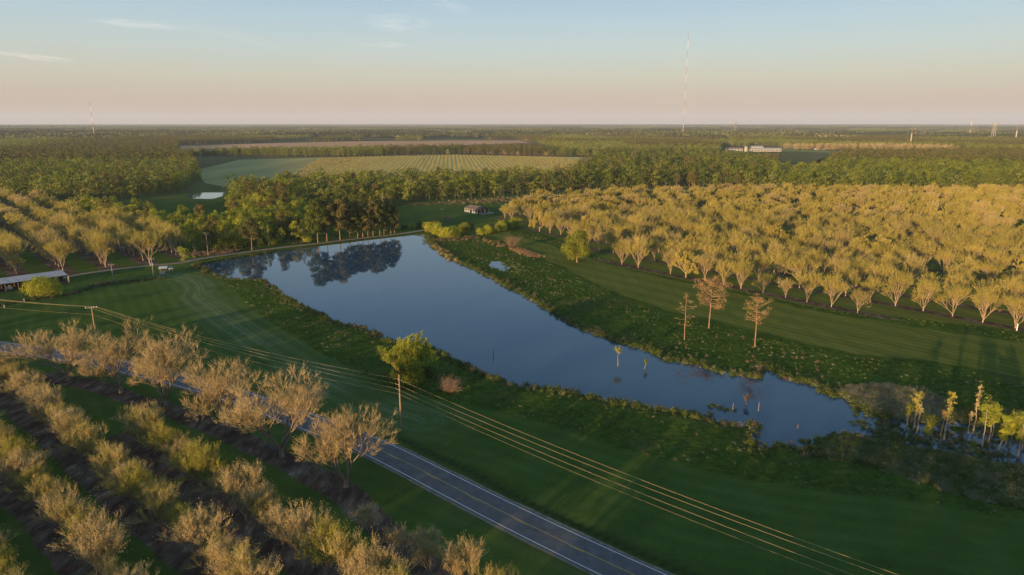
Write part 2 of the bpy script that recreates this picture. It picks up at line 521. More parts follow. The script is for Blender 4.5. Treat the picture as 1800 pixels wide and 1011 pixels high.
attr('roadside', full(np.exp(-(np.maximum(dist_line(ROAD, Xn, Yn) - 4, 0) / 2.2) ** 2)))
attr('across', X * RN[0] + Y * RN[1])
attr('edge', full(edge))
attr('wild', smooth(620, 1000, np.hypot(X, Y)))
attr('ditch', full(np.exp(-(dist_line(DITCH, Xn, Yn) / 1.1) ** 2)))


def ground_mat():
    m, n, l = new_mat('grass_and_soil')
    b = n['Principled BSDF']; nt = m.node_tree
    tc = n.new('ShaderNodeTexCoord')
    def at(name):
        a = n.new('ShaderNodeAttribute'); a.attribute_name = name
        return a.outputs['Fac']
    def noise(scale, detail=5, stretch=None, rough=.55):
        q = n.new('ShaderNodeTexNoise'); q.inputs['Scale'].default_value = scale; q.inputs['Detail'].default_value = detail; q.inputs['Roughness'].default_value = rough
        if stretch:
            mp = n.new('ShaderNodeMapping'); mp.inputs['Scale'].default_value = stretch[:3]; mp.inputs['Rotation'].default_value = (0, 0, stretch[3])
            l.new(tc.outputs['Object'], mp.inputs[0]); l.new(mp.outputs[0], q.inputs['Vector'])
        else:
            l.new(tc.outputs['Object'], q.inputs['Vector'])
        return q.outputs['Fac']
    def mt(op, a, bb=None, c=None, clamp=False):
        q = n.new('ShaderNodeMath'); q.operation = op; q.use_clamp = clamp
        for k, s in enumerate((a, bb, c)):
            if s is None: continue
            if isinstance(s, (int, float)): q.inputs[k].default_value = s
            else: l.new(s, q.inputs[k])
        return q.outputs[0]
    def mix(f, a, c):
        q = n.new('ShaderNodeMix'); q.data_type = 'RGBA'
        l.new(f, q.inputs['Factor'])
        for s, k in ((a, 'A'), (c, 'B')):
            if isinstance(s, tuple): q.inputs[k].default_value = (*s, 1)
            else: l.new(s, q.inputs[k])
        return q.outputs['Result']
    big = noise(.018, 4); mid = noise(.12, 6); fine = noise(1.3, 5, rough=.7); clump = noise(.45, 6, rough=.65)
    gmix = mt('MULTIPLY_ADD', fine, .5, mt('MULTIPLY_ADD', big, .5, mt('MULTIPLY_ADD', mid, .6, -.3)))
    lawn = ramp(nt, [(.22, (.028, .056, .012)), (.45, (.052, .090, .018)), (.62, (.070, .108, .026)), (.82, (.125, .135, .048))], gmix)
    mownc = ramp(nt, [(.25, (.075, .095, .016)), (.55, (.115, .130, .026)), (.8, (.155, .150, .040))], mt('MULTIPLY_ADD', noise(.35, 5, (1, .06, 1, -.87)), .55, mt('MULTIPLY', gmix, .5)))
    marshc = ramp(nt, [(.3, (.020, .040, .008)), (.5, (.038, .070, .012)), (.68, (.068, .105, .018)), (.85, (.13, .125, .045))], mt('MULTIPLY_ADD', clump, .8, mt('MULTIPLY_ADD', fine, .5, mt('MULTIPLY_ADD', mid, .5, -.38))))
    mow = mt('SINE', mt('MULTIPLY_ADD', at('edge'), 1.35, mt('MULTIPLY', mid, 1.6)))
    c = mix(mt('MULTIPLY_ADD', mow, .16, .16), lawn, (.030, .058, .014))
    worn = mt('MULTIPLY', mt('MULTIPLY_ADD', noise(.07, 5, None, .7), 6.0, -3.75, clamp=True), mt('MULTIPLY_ADD', clump, 1.6, -.35, clamp=True))
    c = mix(mt('MULTIPLY', worn, .75), c, (.105, .105, .045))
    # wide pale bands left by the mower, following the curve of the field
    wv = mt('SINE', mt('MULTIPLY_ADD', at('track'), 1.25, mt('MULTIPLY', mid, 3.0)))
    pf = mt('MULTIPLY', at('pale'), mt('MULTIPLY_ADD', wv, .22, mt('MULTIPLY_ADD', clump, 1.1, -.05)), clamp=True)
    c = mix(mt('MULTIPLY', pf, .75), c, (.17, .20, .11))
    lines = mt('MULTIPLY', mt('GREATER_THAN', mt('SINE', mt('ADD', mt('MULTIPLY', at('track'), 1.5), mt('MULTIPLY', mid, 2.0))), .93), mt('MULTIPLY', at('pale'), mt('MULTIPLY', clump, .9)))
    c = mix(lines, c, (.012, .030, .010))
    wild = ramp(nt, [(.3, (.06, .075, .030)), (.55, (.12, .115, .05)), (.75, (.26, .20, .11))], noise(.0016, 4))
    c = mix(at('wild'), c, wild)
    rs = mt('MULTIPLY', at('roadside'), mt('MULTIPLY_ADD', clump, 1.2, -.2), clamp=True)
    c = mix(mt('MULTIPLY', rs, .8), c, (.075, .075, .030))
    c = mix(mt('MULTIPLY', at('ditch'), .8), c, (.016, .024, .010))
    stripe = mt('SINE', mt('MULTIPLY', at('across'), 1.7))
    stripe2 = mt('SINE', mt('MULTIPLY', at('across'), .55))
    mc = mix(mt('MULTIPLY_ADD', stripe, .14, mt('MULTIPLY_ADD', stripe2, .12, .26), clamp=True), mownc, (.028, .058, .016))
    sel = lambda a, w=.5: mt('MULTIPLY_ADD', mt('SUBTRACT', mt('ADD', a, mt('MULTIPLY_ADD', clump, w, -w / 2)), .5), 4.0, .5, clamp=True)
    c = mix(mt('MAXIMUM', sel(at('mown')), sel(at('orch'))), c, mc)
    c = mix(sel(at('marsh'), 1.0), c, marshc)
    c = mix(mt('MULTIPLY', at('dry'), mt('MULTIPLY_ADD', clump, 2.2, -.8, clamp=True)), c, (.075, .060, .032))
    c = mix(mt('MULTIPLY', at('shore'), mt('MULTIPLY_ADD', clump, 2.4, -.9, clamp=True)), c, (.05, .045, .030))
    soil = ramp(nt, [(.28, (.030, .019, .015)), (.45, (.065, .043, .032)), (.58, (.12, .09, .068)), (.72, (.26, .22, .18))], mt('MULTIPLY_ADD', noise(.55, 7, (1, .35, 1, -.7), .7), .75, mt('MULTIPLY_ADD', mid, .5, -.12)))
    c = mix(sel(at('dirt'), .9), c, soil)
    l.new(c, b.inputs['Base Color'])
    b.inputs['Roughness'].default_value = .95; b.inputs['Specular IOR Level'].default_value = 0
    bp = n.new('ShaderNodeBump'); bp.inputs['Strength'].default_value = .9; bp.inputs['Distance'].default_value = .35
    hgt = mt('MULTIPLY_ADD', clump, mt('MULTIPLY_ADD', at('marsh'), 1.6, .35), mt('MULTIPLY_ADD', noise(5.5, 3), .42, mt('MULTIPLY', fine, .6)))
    l.new(hgt, bp.inputs['Height']); l.new(bp.outputs[0], b.inputs['Normal'])
    return m


gm.materials.append(ground_mat())
tag(link('ground', gm), 'flat farmland of grass, marsh and bare orchard strips around the pond', kind='structure')

# ------------------------------------------------------------------ water


def water_mat():
    m, n, l = new_mat('still_water')
    b = n['Principled BSDF']
    b.inputs['Base Color'].default_value = (.020, .050, .080, 1)
    b.inputs['Roughness'].default_value = .02; b.inputs['IOR'].default_value = 1.333; b.inputs['Specular IOR Level'].default_value = .5
    tc = n.new('ShaderNodeTexCoord')
    mp = n.new('ShaderNodeMapping'); mp.inputs['Scale'].default_value = (1, 1, 1)
    q = n.new('ShaderNodeTexNoise'); q.inputs['Scale'].default_value = 1.1; q.inputs['Detail'].default_value = 3
    l.new(tc.outputs['Object'], mp.inputs[0]); l.new(mp.outputs[0], q.inputs['Vector'])
    bp = n.new('ShaderNodeBump'); bp.inputs['Strength'].default_value = .05; bp.inputs['Distance'].default_value = .06
    l.new(q.outputs['Fac'], bp.inputs['Height']); l.new(bp.outputs[0], b.inputs['Normal'])
    return m


M['water'] = water_mat()


def flat_poly(name, poly, z, mat, grow=0):
    p = np.array(poly)
    if grow:
        c = p.mean(0); p = c + (p - c) * grow
    mb = MB(); mb.add([(q[0], q[1], z) for q in p], [tuple(range(len(p)))])
    return mb.build(name, mat)


hull = spots([(300, 470), (400, 440), (560, 412), (700, 401), (770, 402), (905, 445), (935, 485), (1040, 545), (1200, 610), (1340, 622), (1500, 680), (1700, 710), (1900, 760), (1950, 850), (1700, 830), (1400, 830), (1290, 790),
              (1000, 720), (780, 670), (600, 600), (450, 530), (330, 495)])
tag(flat_poly('pond_water', hull, WATER_Z, M['water']), 'calm farm pond reflecting the blue evening sky', kind='structure')
tag(flat_poly('small_pond_water', POND2, WATER_Z, M['water'], 1.05), 'small bright pond behind the wood on the left', kind='structure')


# ------------------------------------------------------------------ road and track
def ribbon(line, off0, off1, z, step=1):
    line = np.asarray(line)[::step]
    t = np.gradient(line, axis=0); t /= np.linalg.norm(t, axis=1)[:, None]
    nn = np.stack([-t[:, 1], t[:, 0]], 1)
    a = line + nn * off0; b = line + nn * off1
    V = np.concatenate([np.c_[a, np.full(len(a), z)], np.c_[b, np.full(len(b), z)]])
    k = len(line); i = np.arange(k - 1)
    return V, np.stack([i, i + 1, i + 1 + k, i + k], 1)


def asphalt():
    m, n, l = new_mat('asphalt'); b = n['Principled BSDF']
    tc = n.new('ShaderNodeTexCoord')
    q = n.new('ShaderNodeTexNoise'); q.inputs['Scale'].default_value = .35; q.inputs['Detail'].default_value = 7; q.inputs['Roughness'].default_value = .7
    l.new(tc.outputs['Object'], q.inputs['Vector'])
    a = n.new('ShaderNodeAttribute'); a.attribute_name = 'wheel'
    c = ramp(m.node_tree, [(.25, (.042, .041, .043)), (.5, (.070, .068, .069)), (.75, (.105, .10, .10))], q.outputs['Fac'])
    vo = n.new('ShaderNodeTexVoronoi'); vo.feature = 'DISTANCE_TO_EDGE'; vo.inputs['Scale'].default_value = .16
    dn = n.new('ShaderNodeTexNoise'); dn.inputs['Scale'].default_value = .6; dn.inputs['Detail'].default_value = 5
    l.new(tc.outputs['Object'], dn.inputs['Vector'])
    ad = n.new('ShaderNodeVectorMath'); ad.operation = 'MULTIPLY_ADD'; l.new(dn.outputs['Color'], ad.inputs[0]); ad.inputs[1].default_value = (3, 3, 0); l.new(tc.outputs['Object'], ad.inputs[2])
    l.new(ad.outputs[0], vo.inputs['Vector'])
    lt = n.new('ShaderNodeMath'); lt.operation = 'LESS_THAN'; lt.inputs[1].default_value = .007; l.new(vo.outputs['Distance'], lt.inputs[0])
    mx = n.new('ShaderNodeMix'); mx.data_type = 'RGBA'; l.new(lt.outputs[0], mx.inputs['Factor']); l.new(c, mx.inputs['A']); mx.inputs['B'].default_value = (.045, .044, .045, 1)
    l.new(mx.outputs['Result'], b.inputs['Base Color']); b.inputs['Roughness'].default_value = .8
    return m


M['asphalt'] = asphalt()
road = thing('road', 'two lane asphalt road crossing the foreground', None, 0, 0)
road['kind'] = 'structure'
V, F = ribbon(ROAD, -3.75, 3.75, 0.10)
ro = link('asphalt', raw_mesh('asphalt', V, F, [M['asphalt']]), road)
M['shoulder'] = simple('gravel_shoulder', (.09, .08, .055), (.20, .17, .12), .8, .95, .3)
for a_, b_ in ((-4.35, -3.7), (3.7, 4.35)):
    V, F = ribbon(ROAD, a_, b_, 0.06)
    V[:, :2] += rng.normal(0, .09, (len(V), 2))
    link('shoulder', raw_mesh('shoulder', V, F, [M['shoulder']]), road)
M['yellow'] = simple('yellow_paint', (.42, .27, .05), (.55, .36, .07), 2, .7)
M['line_white'] = simple('worn_white_line', (.50, .50, .50), (.70, .70, .69), 1.5, .7)
for s in (-3.3, 3.3):
    V, F = ribbon(ROAD, s - .07, s + .07, 0.112)
    link('edge_line', raw_mesh('edge_line', V, F, [M['line_white']]), road)
V, F = ribbon(ROAD, .05, .17, 0.112)
link('centre_line', raw_mesh('centre_line', V, F, [M['yellow']]), road)
seg = np.r_[0, np.cumsum(np.linalg.norm(np.diff(ROAD, axis=0), axis=1))]
s0 = 6.0
while s0 + 3 < seg[-1]:
    pts = np.stack([np.interp([s0, s0 + 1.5, s0 + 3.0], seg, ROAD[:, k]) for k in (0, 1)], 1)
    V, F = ribbon(pts, -.22, -.10, 0.112)
    mid = pts[1]
    if mid[1] > 80 and abs(mid[0]) < .8 * mid[1] + 10:
        link('dash', raw_mesh('dash', V, F, [M['yellow']]), road)
    s0 += 12.2

M['gravel'] = simple('pale_gravel', (.13, .10, .075), (.26, .20, .15), .6, .95, .3)
tk = MB()
V, F = ribbon(DAM, -1.7, 1.7, 0.34)
dam_side = MB()
link_track = link('dirt_track', raw_mesh('dirt_track', V, F, [M['gravel']]))
tag(link_track, 'pale dirt track running along the dam of the pond', kind='structure')


def bank_mesh():
    """low earth bank under the track, red clay and dry grass towards the water"""
    line = DAM
    offs = [(-4.6, -.5), (-2.6, .1), (-1.9, .325), (1.9, .325), (2.6, .1), (4.2, -.3)]
    t = np.gradient(line, axis=0); t /= np.linalg.norm(t, axis=1)[:, None]
    nn = np.stack([-t[:, 1], t[:, 0]], 1)
    k = len(line); V = []
    for o, z in offs:
        q = line + nn * (o + (rng.normal(0, .25, (k, 1)) if abs(o) > 3 else 0))
        V.append(np.c_[q, np.full(k, z)])
    i = np.arange(k - 1)
    F = np.concatenate([np.stack([i + j * k, i + 1 + j * k, i + 1 + (j + 1) * k, i + (j + 1) * k], 1) for j in range(len(offs) - 1)])
    return raw_mesh('dam_bank', np.concatenate(V), F, [simple('clay_bank', (.10, .055, .03), (.20, .13, .075), .35, .95, .3)])


tag(link('dam_bank', bank_mesh()), 'low clay bank that holds back the far end of the pond', kind='structure')


# ------------------------------------------------------------------ tree kit
def unit(v):
    return v / (np.linalg.norm(v, axis=-1, keepdims=True) + 1e-9)


def rand_dirs(r, n):
    v = r.normal(size=(n, 3)); return unit(v)


def branches_mesh(segs, sides=4):
    """segs: list of (p0,p1,r0,r1) -> V,F quads"""
    if not segs: return np.zeros((0, 3)), np.zeros((0, 4), int)
    A = np.array([s[0] for s in segs]); B = np.array([s[1] for s in segs])
    r0 = np.array([s[2] for s in segs]); r1 = np.array([s[3] for s in segs])
    d = unit(B - A)
    up = np.where(np.abs(d[:, 2:3]) < .9, np.array([[0, 0, 1.0]]), np.array([[1.0, 0, 0]]))
    a = unit(np.cross(d, up)); b = np.cross(d, a)
    V = []
    for P, r in ((A - d * r0[:, None] * .5, r0), (B, r1)):
        for k in range(sides):
            w = 2 * math.pi * k / sides
            V.append(P + r[:, None] * (a * math.cos(w) + b * math.sin(w)))
    V = np.stack(V, 1)                      # n, 2*sides, 3
    n = len(segs); base = np.arange(n)[:, None] * (2 * sides)
    F = np.concatenate([np.concatenate([base + k, base + (k + 1) % sides, base + sides + (k + 1) % sides, base + sides + k], 1) for k in range(sides)])
    return V.reshape(-1, 3), F


def blades(P, D, L, W, r):
    """thin triangles from P along D"""
    n = len(P)
    s = unit(np.cross(D, rand_dirs(r, n)))
    V = np.stack([P - s * W[:, None] / 2, P + s * W[:, None] / 2, P + D * L[:, None]], 1).reshape(-1, 3)
    return V, np.arange(3 * n).reshape(-1, 3)


def leaf_tris(P, size, r, nrm=None):
    n = len(P)
    N = rand_dirs(r, n) if nrm is None else unit(nrm + .55 * rand_dirs(r, n))
    a = unit(np.cross(N, rand_dirs(r, n))); b = np.cross(N, a)
    s = (size * r.uniform(.6, 1.3, n))[:, None]
    V = np.stack([P - a * s * .6 - b * s * .35, P + a * s * .6 - b * s * .35, P + b * s * .8], 1).reshape(-1, 3)
    return V, np.arange(3 * n).reshape(-1, 3)


def leaf_quads(P, size, r, nrm):
    n = len(P)
    N = unit(nrm + .6 * rand_dirs(r, n))
    a = unit(np.cross(N, rand_dirs(r, n))); b = np.cross(N, a)
    s = (size * r.uniform(.55, 1.3, n))[:, None]
    k = r.uniform(.5, 1, (n, 1))
    V = np.stack([P - a * s * .5, P - b * s * .4 * k, P + a * s * .5, P + b * s * .45], 1).reshape(-1, 3)
    return V, np.arange(4 * n).reshape(-1, 4)


def join(parts):
    V = []; F = []; n = 0; mi = []
    for (v, f, m) in parts:
        if len(v) == 0: continue
        if f.shape[1] == 4:
            tri = np.concatenate([f[:, [0, 1, 2]], f[:, [0, 2, 3]]])
        else:
            tri = f
        V.append(v); F.append(tri + n); n += len(v); mi.append(np.full(len(tri), m))
    return np.concatenate(V), np.concatenate(F), np.concatenate(mi)


def make_pecan(seed, H=14.0, trunk_h=2.2, spread=.62, levels=4, kids=(5, 3, 3, 3), twigs=9, leaf=.20, per_twig=3, twig_len=1.0, twig_w=.05,
               trunk_r=.32, open_=.0, up=.35, bark='bark_pale', leafm='orch_leaf', twigm=None, twig_share=1.0):
    """vase shaped orchard tree: limbs rise and fork, ends break into upright twigs with small young leaves"""
    r = np.random.default_rng(seed)
    segs = []; tw = []
    Lsum = sum(.74 ** i for i in range(levels))
    L0 = (H - trunk_h - twig_len * .7) / (Lsum * .84)

    def go(p, d, L, rad, lev):
        q = p; k = 3 if lev < 2 else 2
        dd = d.copy()
        for i in range(k):
            dd = unit(dd + np.array([0, 0, up * .35]) + r.normal(0, .09 + .03 * lev, 3))
            q2 = q + dd * L / k
            segs.append((q, q2, rad * (1 - .4 * i / k), rad * (1 - .4 * (i + 1) / k)))
            if lev >= max(1, levels - 3) or (lev == 0 and i > 0):
                for _ in range(max(1, twigs // 4)):
                    tw.append((q + (q2 - q) * r.random(), dd, 1.0))
            q = q2
        if lev + 1 < levels:
            m = kids[lev + 1]; ph = r.uniform(0, 6.28)
            a0 = unit(np.cross(dd, np.array([.3, .2, 1.0]))); b0 = np.cross(dd, a0)
            for j in range(m):
                an = ph + 6.283 * j / m + r.normal(0, .35)
                sp = r.uniform(.35, .75) * (.95 if j else .35)
                nd = unit(dd + sp * (a0 * math.cos(an) + b0 * math.sin(an)))
                nd[2] = max(nd[2], -.05)
                go(q, unit(nd), L * r.uniform(.50, .95), rad * .60 * (1.05 if j == 0 else .9), lev + 1)
        else:
            for _ in range(twigs):
                tw.append((q, dd, 1.0))

    lean = np.array([r.normal(0, .04), r.normal(0, .04), 1.0])
    top = unit(lean) * trunk_h
    flare = [(np.zeros(3) - np.array([0, 0, .3]), np.array([0, 0, .35]), trunk_r * 1.5, trunk_r * 1.05), (np.array([0, 0, .35]), top, trunk_r * 1.05, trunk_r * .85)]
    m = kids[0]; ph = r.uniform(0, 6.28)
    for j in range(m):
        an = ph + 6.283 * j / m + r.normal(0, .25)
        sp = spread * ((.35, 1.5, .8, 1.35, .6, 1.7, 1.0)[j % 7]) * r.uniform(.85, 1.15) + open_
        d = unit(np.array([math.cos(an) * sp, math.sin(an) * sp, 1.0]))
        go(top - np.array([0, 0, r.uniform(0, .5)]), d, L0 * r.uniform(.85, 1.1) * (1.0 - .12 * min(2, sp)), trunk_r * .55, 0)
    nt = len(tw)
    P = np.array([t[0] for t in tw]); D = np.array([t[1] for t in tw])
    D = unit(.8 * D + .5 * rand_dirs(r, nt) + np.array([0, 0, .55]))
    L = twig_len * r.uniform(.45, 1.25, nt)
    V1, F1 = blades(P, D, L, np.full(nt, twig_w) * r.uniform(.7, 1.3, nt), r)
    # leaves gather towards the twig ends
    k = np.repeat(np.arange(nt), per_twig)
    t = r.uniform(.35, 1.08, len(k))
    LP = P[k] + D[k] * (L[k] * t)[:, None] + r.normal(0, leaf * .5, (len(k), 3))
    V2, F2 = leaf_tris(LP, leaf, r)
    bV, bF = branches_mesh(segs[:], 4)
    tV, tF = branches_mesh(flare, 7)
    big = np.array([s[2] for s in segs]) > trunk_r * .30
    limb = [s for s in segs if s[2] > trunk_r * .20]; fine = [s for s in segs if s[2] <= trunk_r * .20]
    lV, lF = branches_mesh(limb, 5); fV, fF = branches_mesh(fine, 3)
    V, F, mi = join([(tV, tF, 0), (lV, lF, 0)])
    trunk = raw_mesh('trunk', V, F, [M[bark]])
    V, F, mi = join([(fV, fF, 0), (V1, F1, 1), (V2, F2, 2)])
    s = H / max(1e-6, np.percentile(V[:, 2], 99.7))
    crown = raw_mesh('crown', V * s, F, [M[bark], M[twigm or leafm], M[leafm]], mi)
    tc_ = np.empty(len(trunk.vertices) * 3, np.float32); trunk.vertices.foreach_get('co', tc_); trunk.vertices.foreach_set('co', tc_ * s)
    return trunk, crown


def lobes_crown(r, cents, rads, per, size, mat_i=0, flat=1.0, under=.35, quad=True):
    Ps = []; Ns = []
    for c, R in zip(cents, rads):
        n = int(per * R * R)
        d = rand_dirs(r, n)
        d[:, 2] = np.where(d[:, 2] < -under, -d[:, 2], d[:, 2])
        rr = R * (1 - .30 * r.random(n) ** 2) * (1 + .18 * np.sin(d[:, 0] * 7 + c[0]) * np.sin(d[:, 1] * 6 + c[1]))
        P = c + d * rr[:, None] * np.array([1, 1, flat])
        Ps.append(P); Ns.append(d)
    P = np.concatenate(Ps); N = np.concatenate(Ns)
    return (leaf_quads if quad else leaf_tris)(P, size, r, N)


def make_broadleaf(seed, H=18.0, W=10.0, per=22, size=.62, leafm='mid_leaf', bark='bark_dark', clear=.22, nl=16, pointy=0.0):
    r = np.random.default_rng(seed)
    cents = []; rads = []
    for i in range(nl):
        u = r.random()
        z = clear + (1 - clear) * (.08 + .86 * u)
        prof = math.sin(math.pi * min(1, max(.06, (z - clear) / (1 - clear)) ** (.8 + pointy)) * .93) ** .6
        if pointy: prof *= (1.15 - .7 * u)
        a = i * 2.4 + r.normal(0, .4)
        R = W / 2 * r.uniform(.32, .50) * (1 - .15 * u)
        rho = max(0, W / 2 * prof - R * .75) * r.uniform(.55, 1.08)
        cents.append(np.array([math.cos(a) * rho, math.sin(a) * rho, z * H - R * .45])); rads.append(R)
    V2, F2 = lobes_crown(r, cents, rads, per, size)
    segs = []
    tr = .016 * H + .05
    zc = H * (clear + .12)
    trunkseg = [(np.array([0, 0, -.3]), np.array([0, 0, .5]), tr * 1.4, tr), (np.array([0, 0, .5]), np.array([0, 0, zc]), tr, tr * .75), (np.array([0, 0, zc]), np.array([r.normal(0, .4), r.normal(0, .4), H * .72]), tr * .75, tr * .25)]
    for c, R in list(zip(cents, rads))[:9]:
        z0 = min(c[2] * .75, H * .6)
        segs.append((np.array([0, 0, max(zc * .8, z0 * .7)]), c - np.array([0, 0, R * .2]), tr * .35, tr * .12))
    tV, tF = branches_mesh(trunkseg, 6); lV, lF = branches_mesh(segs, 4)
    V, F, mi = join([(tV, tF, 0), (lV, lF, 0)])
    trunk = raw_mesh('trunk', V, F, [M[bark]])
    V, F, mi = join([(V2, F2, 0)])
    crown = raw_mesh('crown', V, F, [M[leafm]])
    return trunk, crown


def make_pine(seed, H=20.0, W=8.0, clear=.5, nl=20, per=30, size=.5, leafm='pine_leaf', thin=1.0, tr=None, limb_r=.07, sides=6, tuft=(.11, .19), flat=.55, rise=(-.05, .28)):
    """bare straight stem, limbs that reach out and carry flattish tufts of needles"""
    r = np.random.default_rng(seed)
    tr = tr or .011 * H + .04
    n = 6; pts = []
    x = y = 0.0
    for i in range(n + 1):
        pts.append(np.array([x, y, H * .97 * i / n - (.3 if i == 0 else 0)])); x += r.normal(0, .10); y += r.normal(0, .10)
    tseg = [(pts[i], pts[i + 1], tr * (1 - .8 * i / n), tr * (1 - .8 * (i + 1) / n)) for i in range(n)]
    cents = []; rads = []; segs = []
    for i in range(nl):
        u = (i + r.random()) / nl
        z = H * (clear + (1 - clear) * u)
        a = i * 2.4 + r.normal(0, .5)
        reach = W / 2 * (math.sin(math.pi * (.18 + .74 * u)) ** .8) * r.uniform(.45, 1.05)
        k = min(n - 1, int(z / (H * .97) * n)); f = z / (H * .97) * n - k
        b = pts[k] + (pts[k + 1] - pts[k]) * min(1, f)
        R = W * r.uniform(*tuft)
        e = b + np.array([math.cos(a) * reach, math.sin(a) * reach, r.uniform(*rise) * reach])
        mdl = (b + e) / 2 + np.array([0, 0, -.06 * reach])
        segs += [(b, mdl, limb_r, limb_r * .7), (mdl, e, limb_r * .7, limb_r * .35)]
        cents.append(e); rads.append(R)
        if r.random() < .6:
            cents.append(mdl + (e - mdl) * .3 + r.normal(0, .3, 3)); rads.append(R * .75)
    cents.append(pts[-1]); rads.append(W * .14)
    V2, F2 = lobes_crown(r, cents, rads, per * thin, size, flat=flat, under=.5)
    tV, tF = branches_mesh(tseg, sides); lV, lF = branches_mesh(segs, 4)
    V, F, mi = join([(tV, tF, 0), (lV, lF, 0)])
    trunk = raw_mesh('trunk', V, F, [M['bark_pine']])
    V, F, mi = join([(V2, F2, 0)])
    return trunk, raw_mesh('crown', V, F, [M[leafm]])


def make_cypress(seed, H=11.0, W=2.4, leafy=1.0, leafm='lime_leaf', low=.35, snag=True):
    """drowned pale trunk whose leaves sprout in tufts close to the stem"""
    r = np.random.default_rng(seed)
    n = 7; pts = []; x = y = 0.0
    for i in range(n + 1):
        pts.append(np.array([x, y, H * i / n - (.8 if i == 0 else 0)])); x += r.normal(0, .11); y += r.normal(0, .11)
    tr = .10 + .008 * H
    tseg = [(pts[i], pts[i + 1], tr * (1.5 if i == 0 else 1 - .75 * i / n), tr * (1 - .75 * (i + 1) / n)) for i in range(n)]
    segs = []; P = []; N = []
    for i in range(int(26)):
        u = low + (1 - low) * r.random() ** .8
        z = u * n; k = min(n - 1, int(z)); b = pts[k] + (pts[k + 1] - pts[k]) * (z - k)
        a = r.uniform(0, 6.28); L = W / 2 * r.uniform(.25, 1.1) * (1.1 if u > .75 else .75)
        e = b + np.array([math.cos(a) * L, math.sin(a) * L, L * r.uniform(0, .7)])
        segs.append((b, e, .045, .018))
        m = int(26 * leafy)
        c = b + (e - b) * r.uniform(.5, 1.05, (m, 1)) + r.normal(0, .17 * W / 2, (m, 3))
        P.append(c); N.append(np.tile(unit(e - b), (m, 1)))
    tV, tF = branches_mesh(tseg, 6); lV, lF = branches_mesh(segs, 3)
    V, F, mi = join([(tV, tF, 0), (lV, lF, 0)])
    trunk = raw_mesh('trunk', V, F, [M['bark_grey']])
    if leafy <= 0: return trunk, None
    P = np.concatenate(P); N = np.concatenate(N)
    V2, F2 = leaf_tris(P, .24, r, N)
    return trunk, raw_mesh('crown', V2, F2, [M[leafm]])


def make_bush(seed, W=4.0, H=3.0, per=45, size=.28, leafm='mid_leaf', nl=9):
    r = np.random.default_rng(seed)
    cents = []; rads = []
    for i in range(nl):
        a = i * 2.4; R = W * r.uniform(.17, .28); rho = max(0, W / 2 - R) * math.sqrt(r.random())
        cents.append(np.array([math.cos(a) * rho, math.sin(a) * rho, max(R * .5, (H - R) * r.uniform(.3, 1) * (1 - .3 * rho / (W / 2))) ])); rads.append(R)
    V2, F2 = lobes_crown(r, cents, rads, per, size, under=.6)
    segs = [(np.array([0, 0, -.1]), c, .06, .025) for c in cents]
    sV, sF = branches_mesh(segs, 3)
    V, F, mi = join([(V2, F2, 0)])
    V_, F_, _ = join([(sV, sF, 0)])
    return raw_mesh('stems', V_, F_, [M['bark_dark']]), raw_mesh('foliage', V, F, [M[leafm]])


def make_twiggy(seed, W=5.0, H=4.5, n=1500, leafm='pinkish'):
    """leafless shrub: a haze of fine upright twigs"""
    r = np.random.default_rng(seed)
    segs = []; P = []; D = []
    for i in range(26):
        a = r.uniform(0, 6.28); sp = r.uniform(.1, 1)
        d = unit(np.array([math.cos(a) * sp * W / H * .8, math.sin(a) * sp * W / H * .8, 1.0]))
        L = H * r.uniform(.6, .95) / max(.6, d[2]) * .9
        q = np.zeros(3)
        for k in range(3):
            d = unit(d + r.normal(0, .12, 3)); q2 = q + d * L / 3; segs.append((q, q2, .06 - .015 * k, .045 - .015 * k)); 
            m = n // 78
            P.append(q + (q2 - q) * r.random((m, 1)) + r.normal(0, .08 * W, (m, 3)) * (k * .5 + .2)); D.append(np.tile(d, (m, 1)))
            q = q2
    P = np.concatenate(P); P[:, 2] = np.abs(P[:, 2]); D = unit(np.concatenate(D) + .6 * rand_dirs(r, len(P)))
    V1, F1 = blades(P, D, r.uniform(.4, 1.0, len(P)), np.full(len(P), .06), r)
    sV, sF = branches_mesh(segs, 3)
    V_, F_, _ = join([(sV, sF, 0)])
    return raw_mesh('stems', V_, F_, [M['bark_pale']]), raw_mesh('twigs', V1, F1, [M[leafm]])


def low_tree(seed, H, W, n, size, leafm, conif=False):
    """cheap far tree: one crown of leaf clumps and a stem, a single mesh"""
    r = np.random.default_rng(seed)
    k = 7; cents = []; rads = []
    for i in range(k):
        u = (i + .5) / k; a = i * 2.4
        prof = math.sin(math.pi * (.15 + .75 * u)) ** .7
        R = W * .5 * r.uniform(.40, .60); rho = max(0, W / 2 * prof - R * .7)
        z0 = .45 if conif else .22
        cents.append(np.array([math.cos(a) * rho, math.sin(a) * rho, H * (z0 + (1 - z0) * u) - R * .5])); rads.append(R)
    tot = sum(R * R for R in rads)
    V2, F2 = lobes_crown(r, cents, rads, n / tot, size)
    sV, sF = branches_mesh([(np.zeros(3), np.array([0, 0, H * .6]), .28, .15)], 3)
    V, F, mi = join([(V2, F2, 0), (sV, sF, 1)])
    return raw_mesh('far_tree', V, F, [M[leafm], M['bark_dark']], mi)


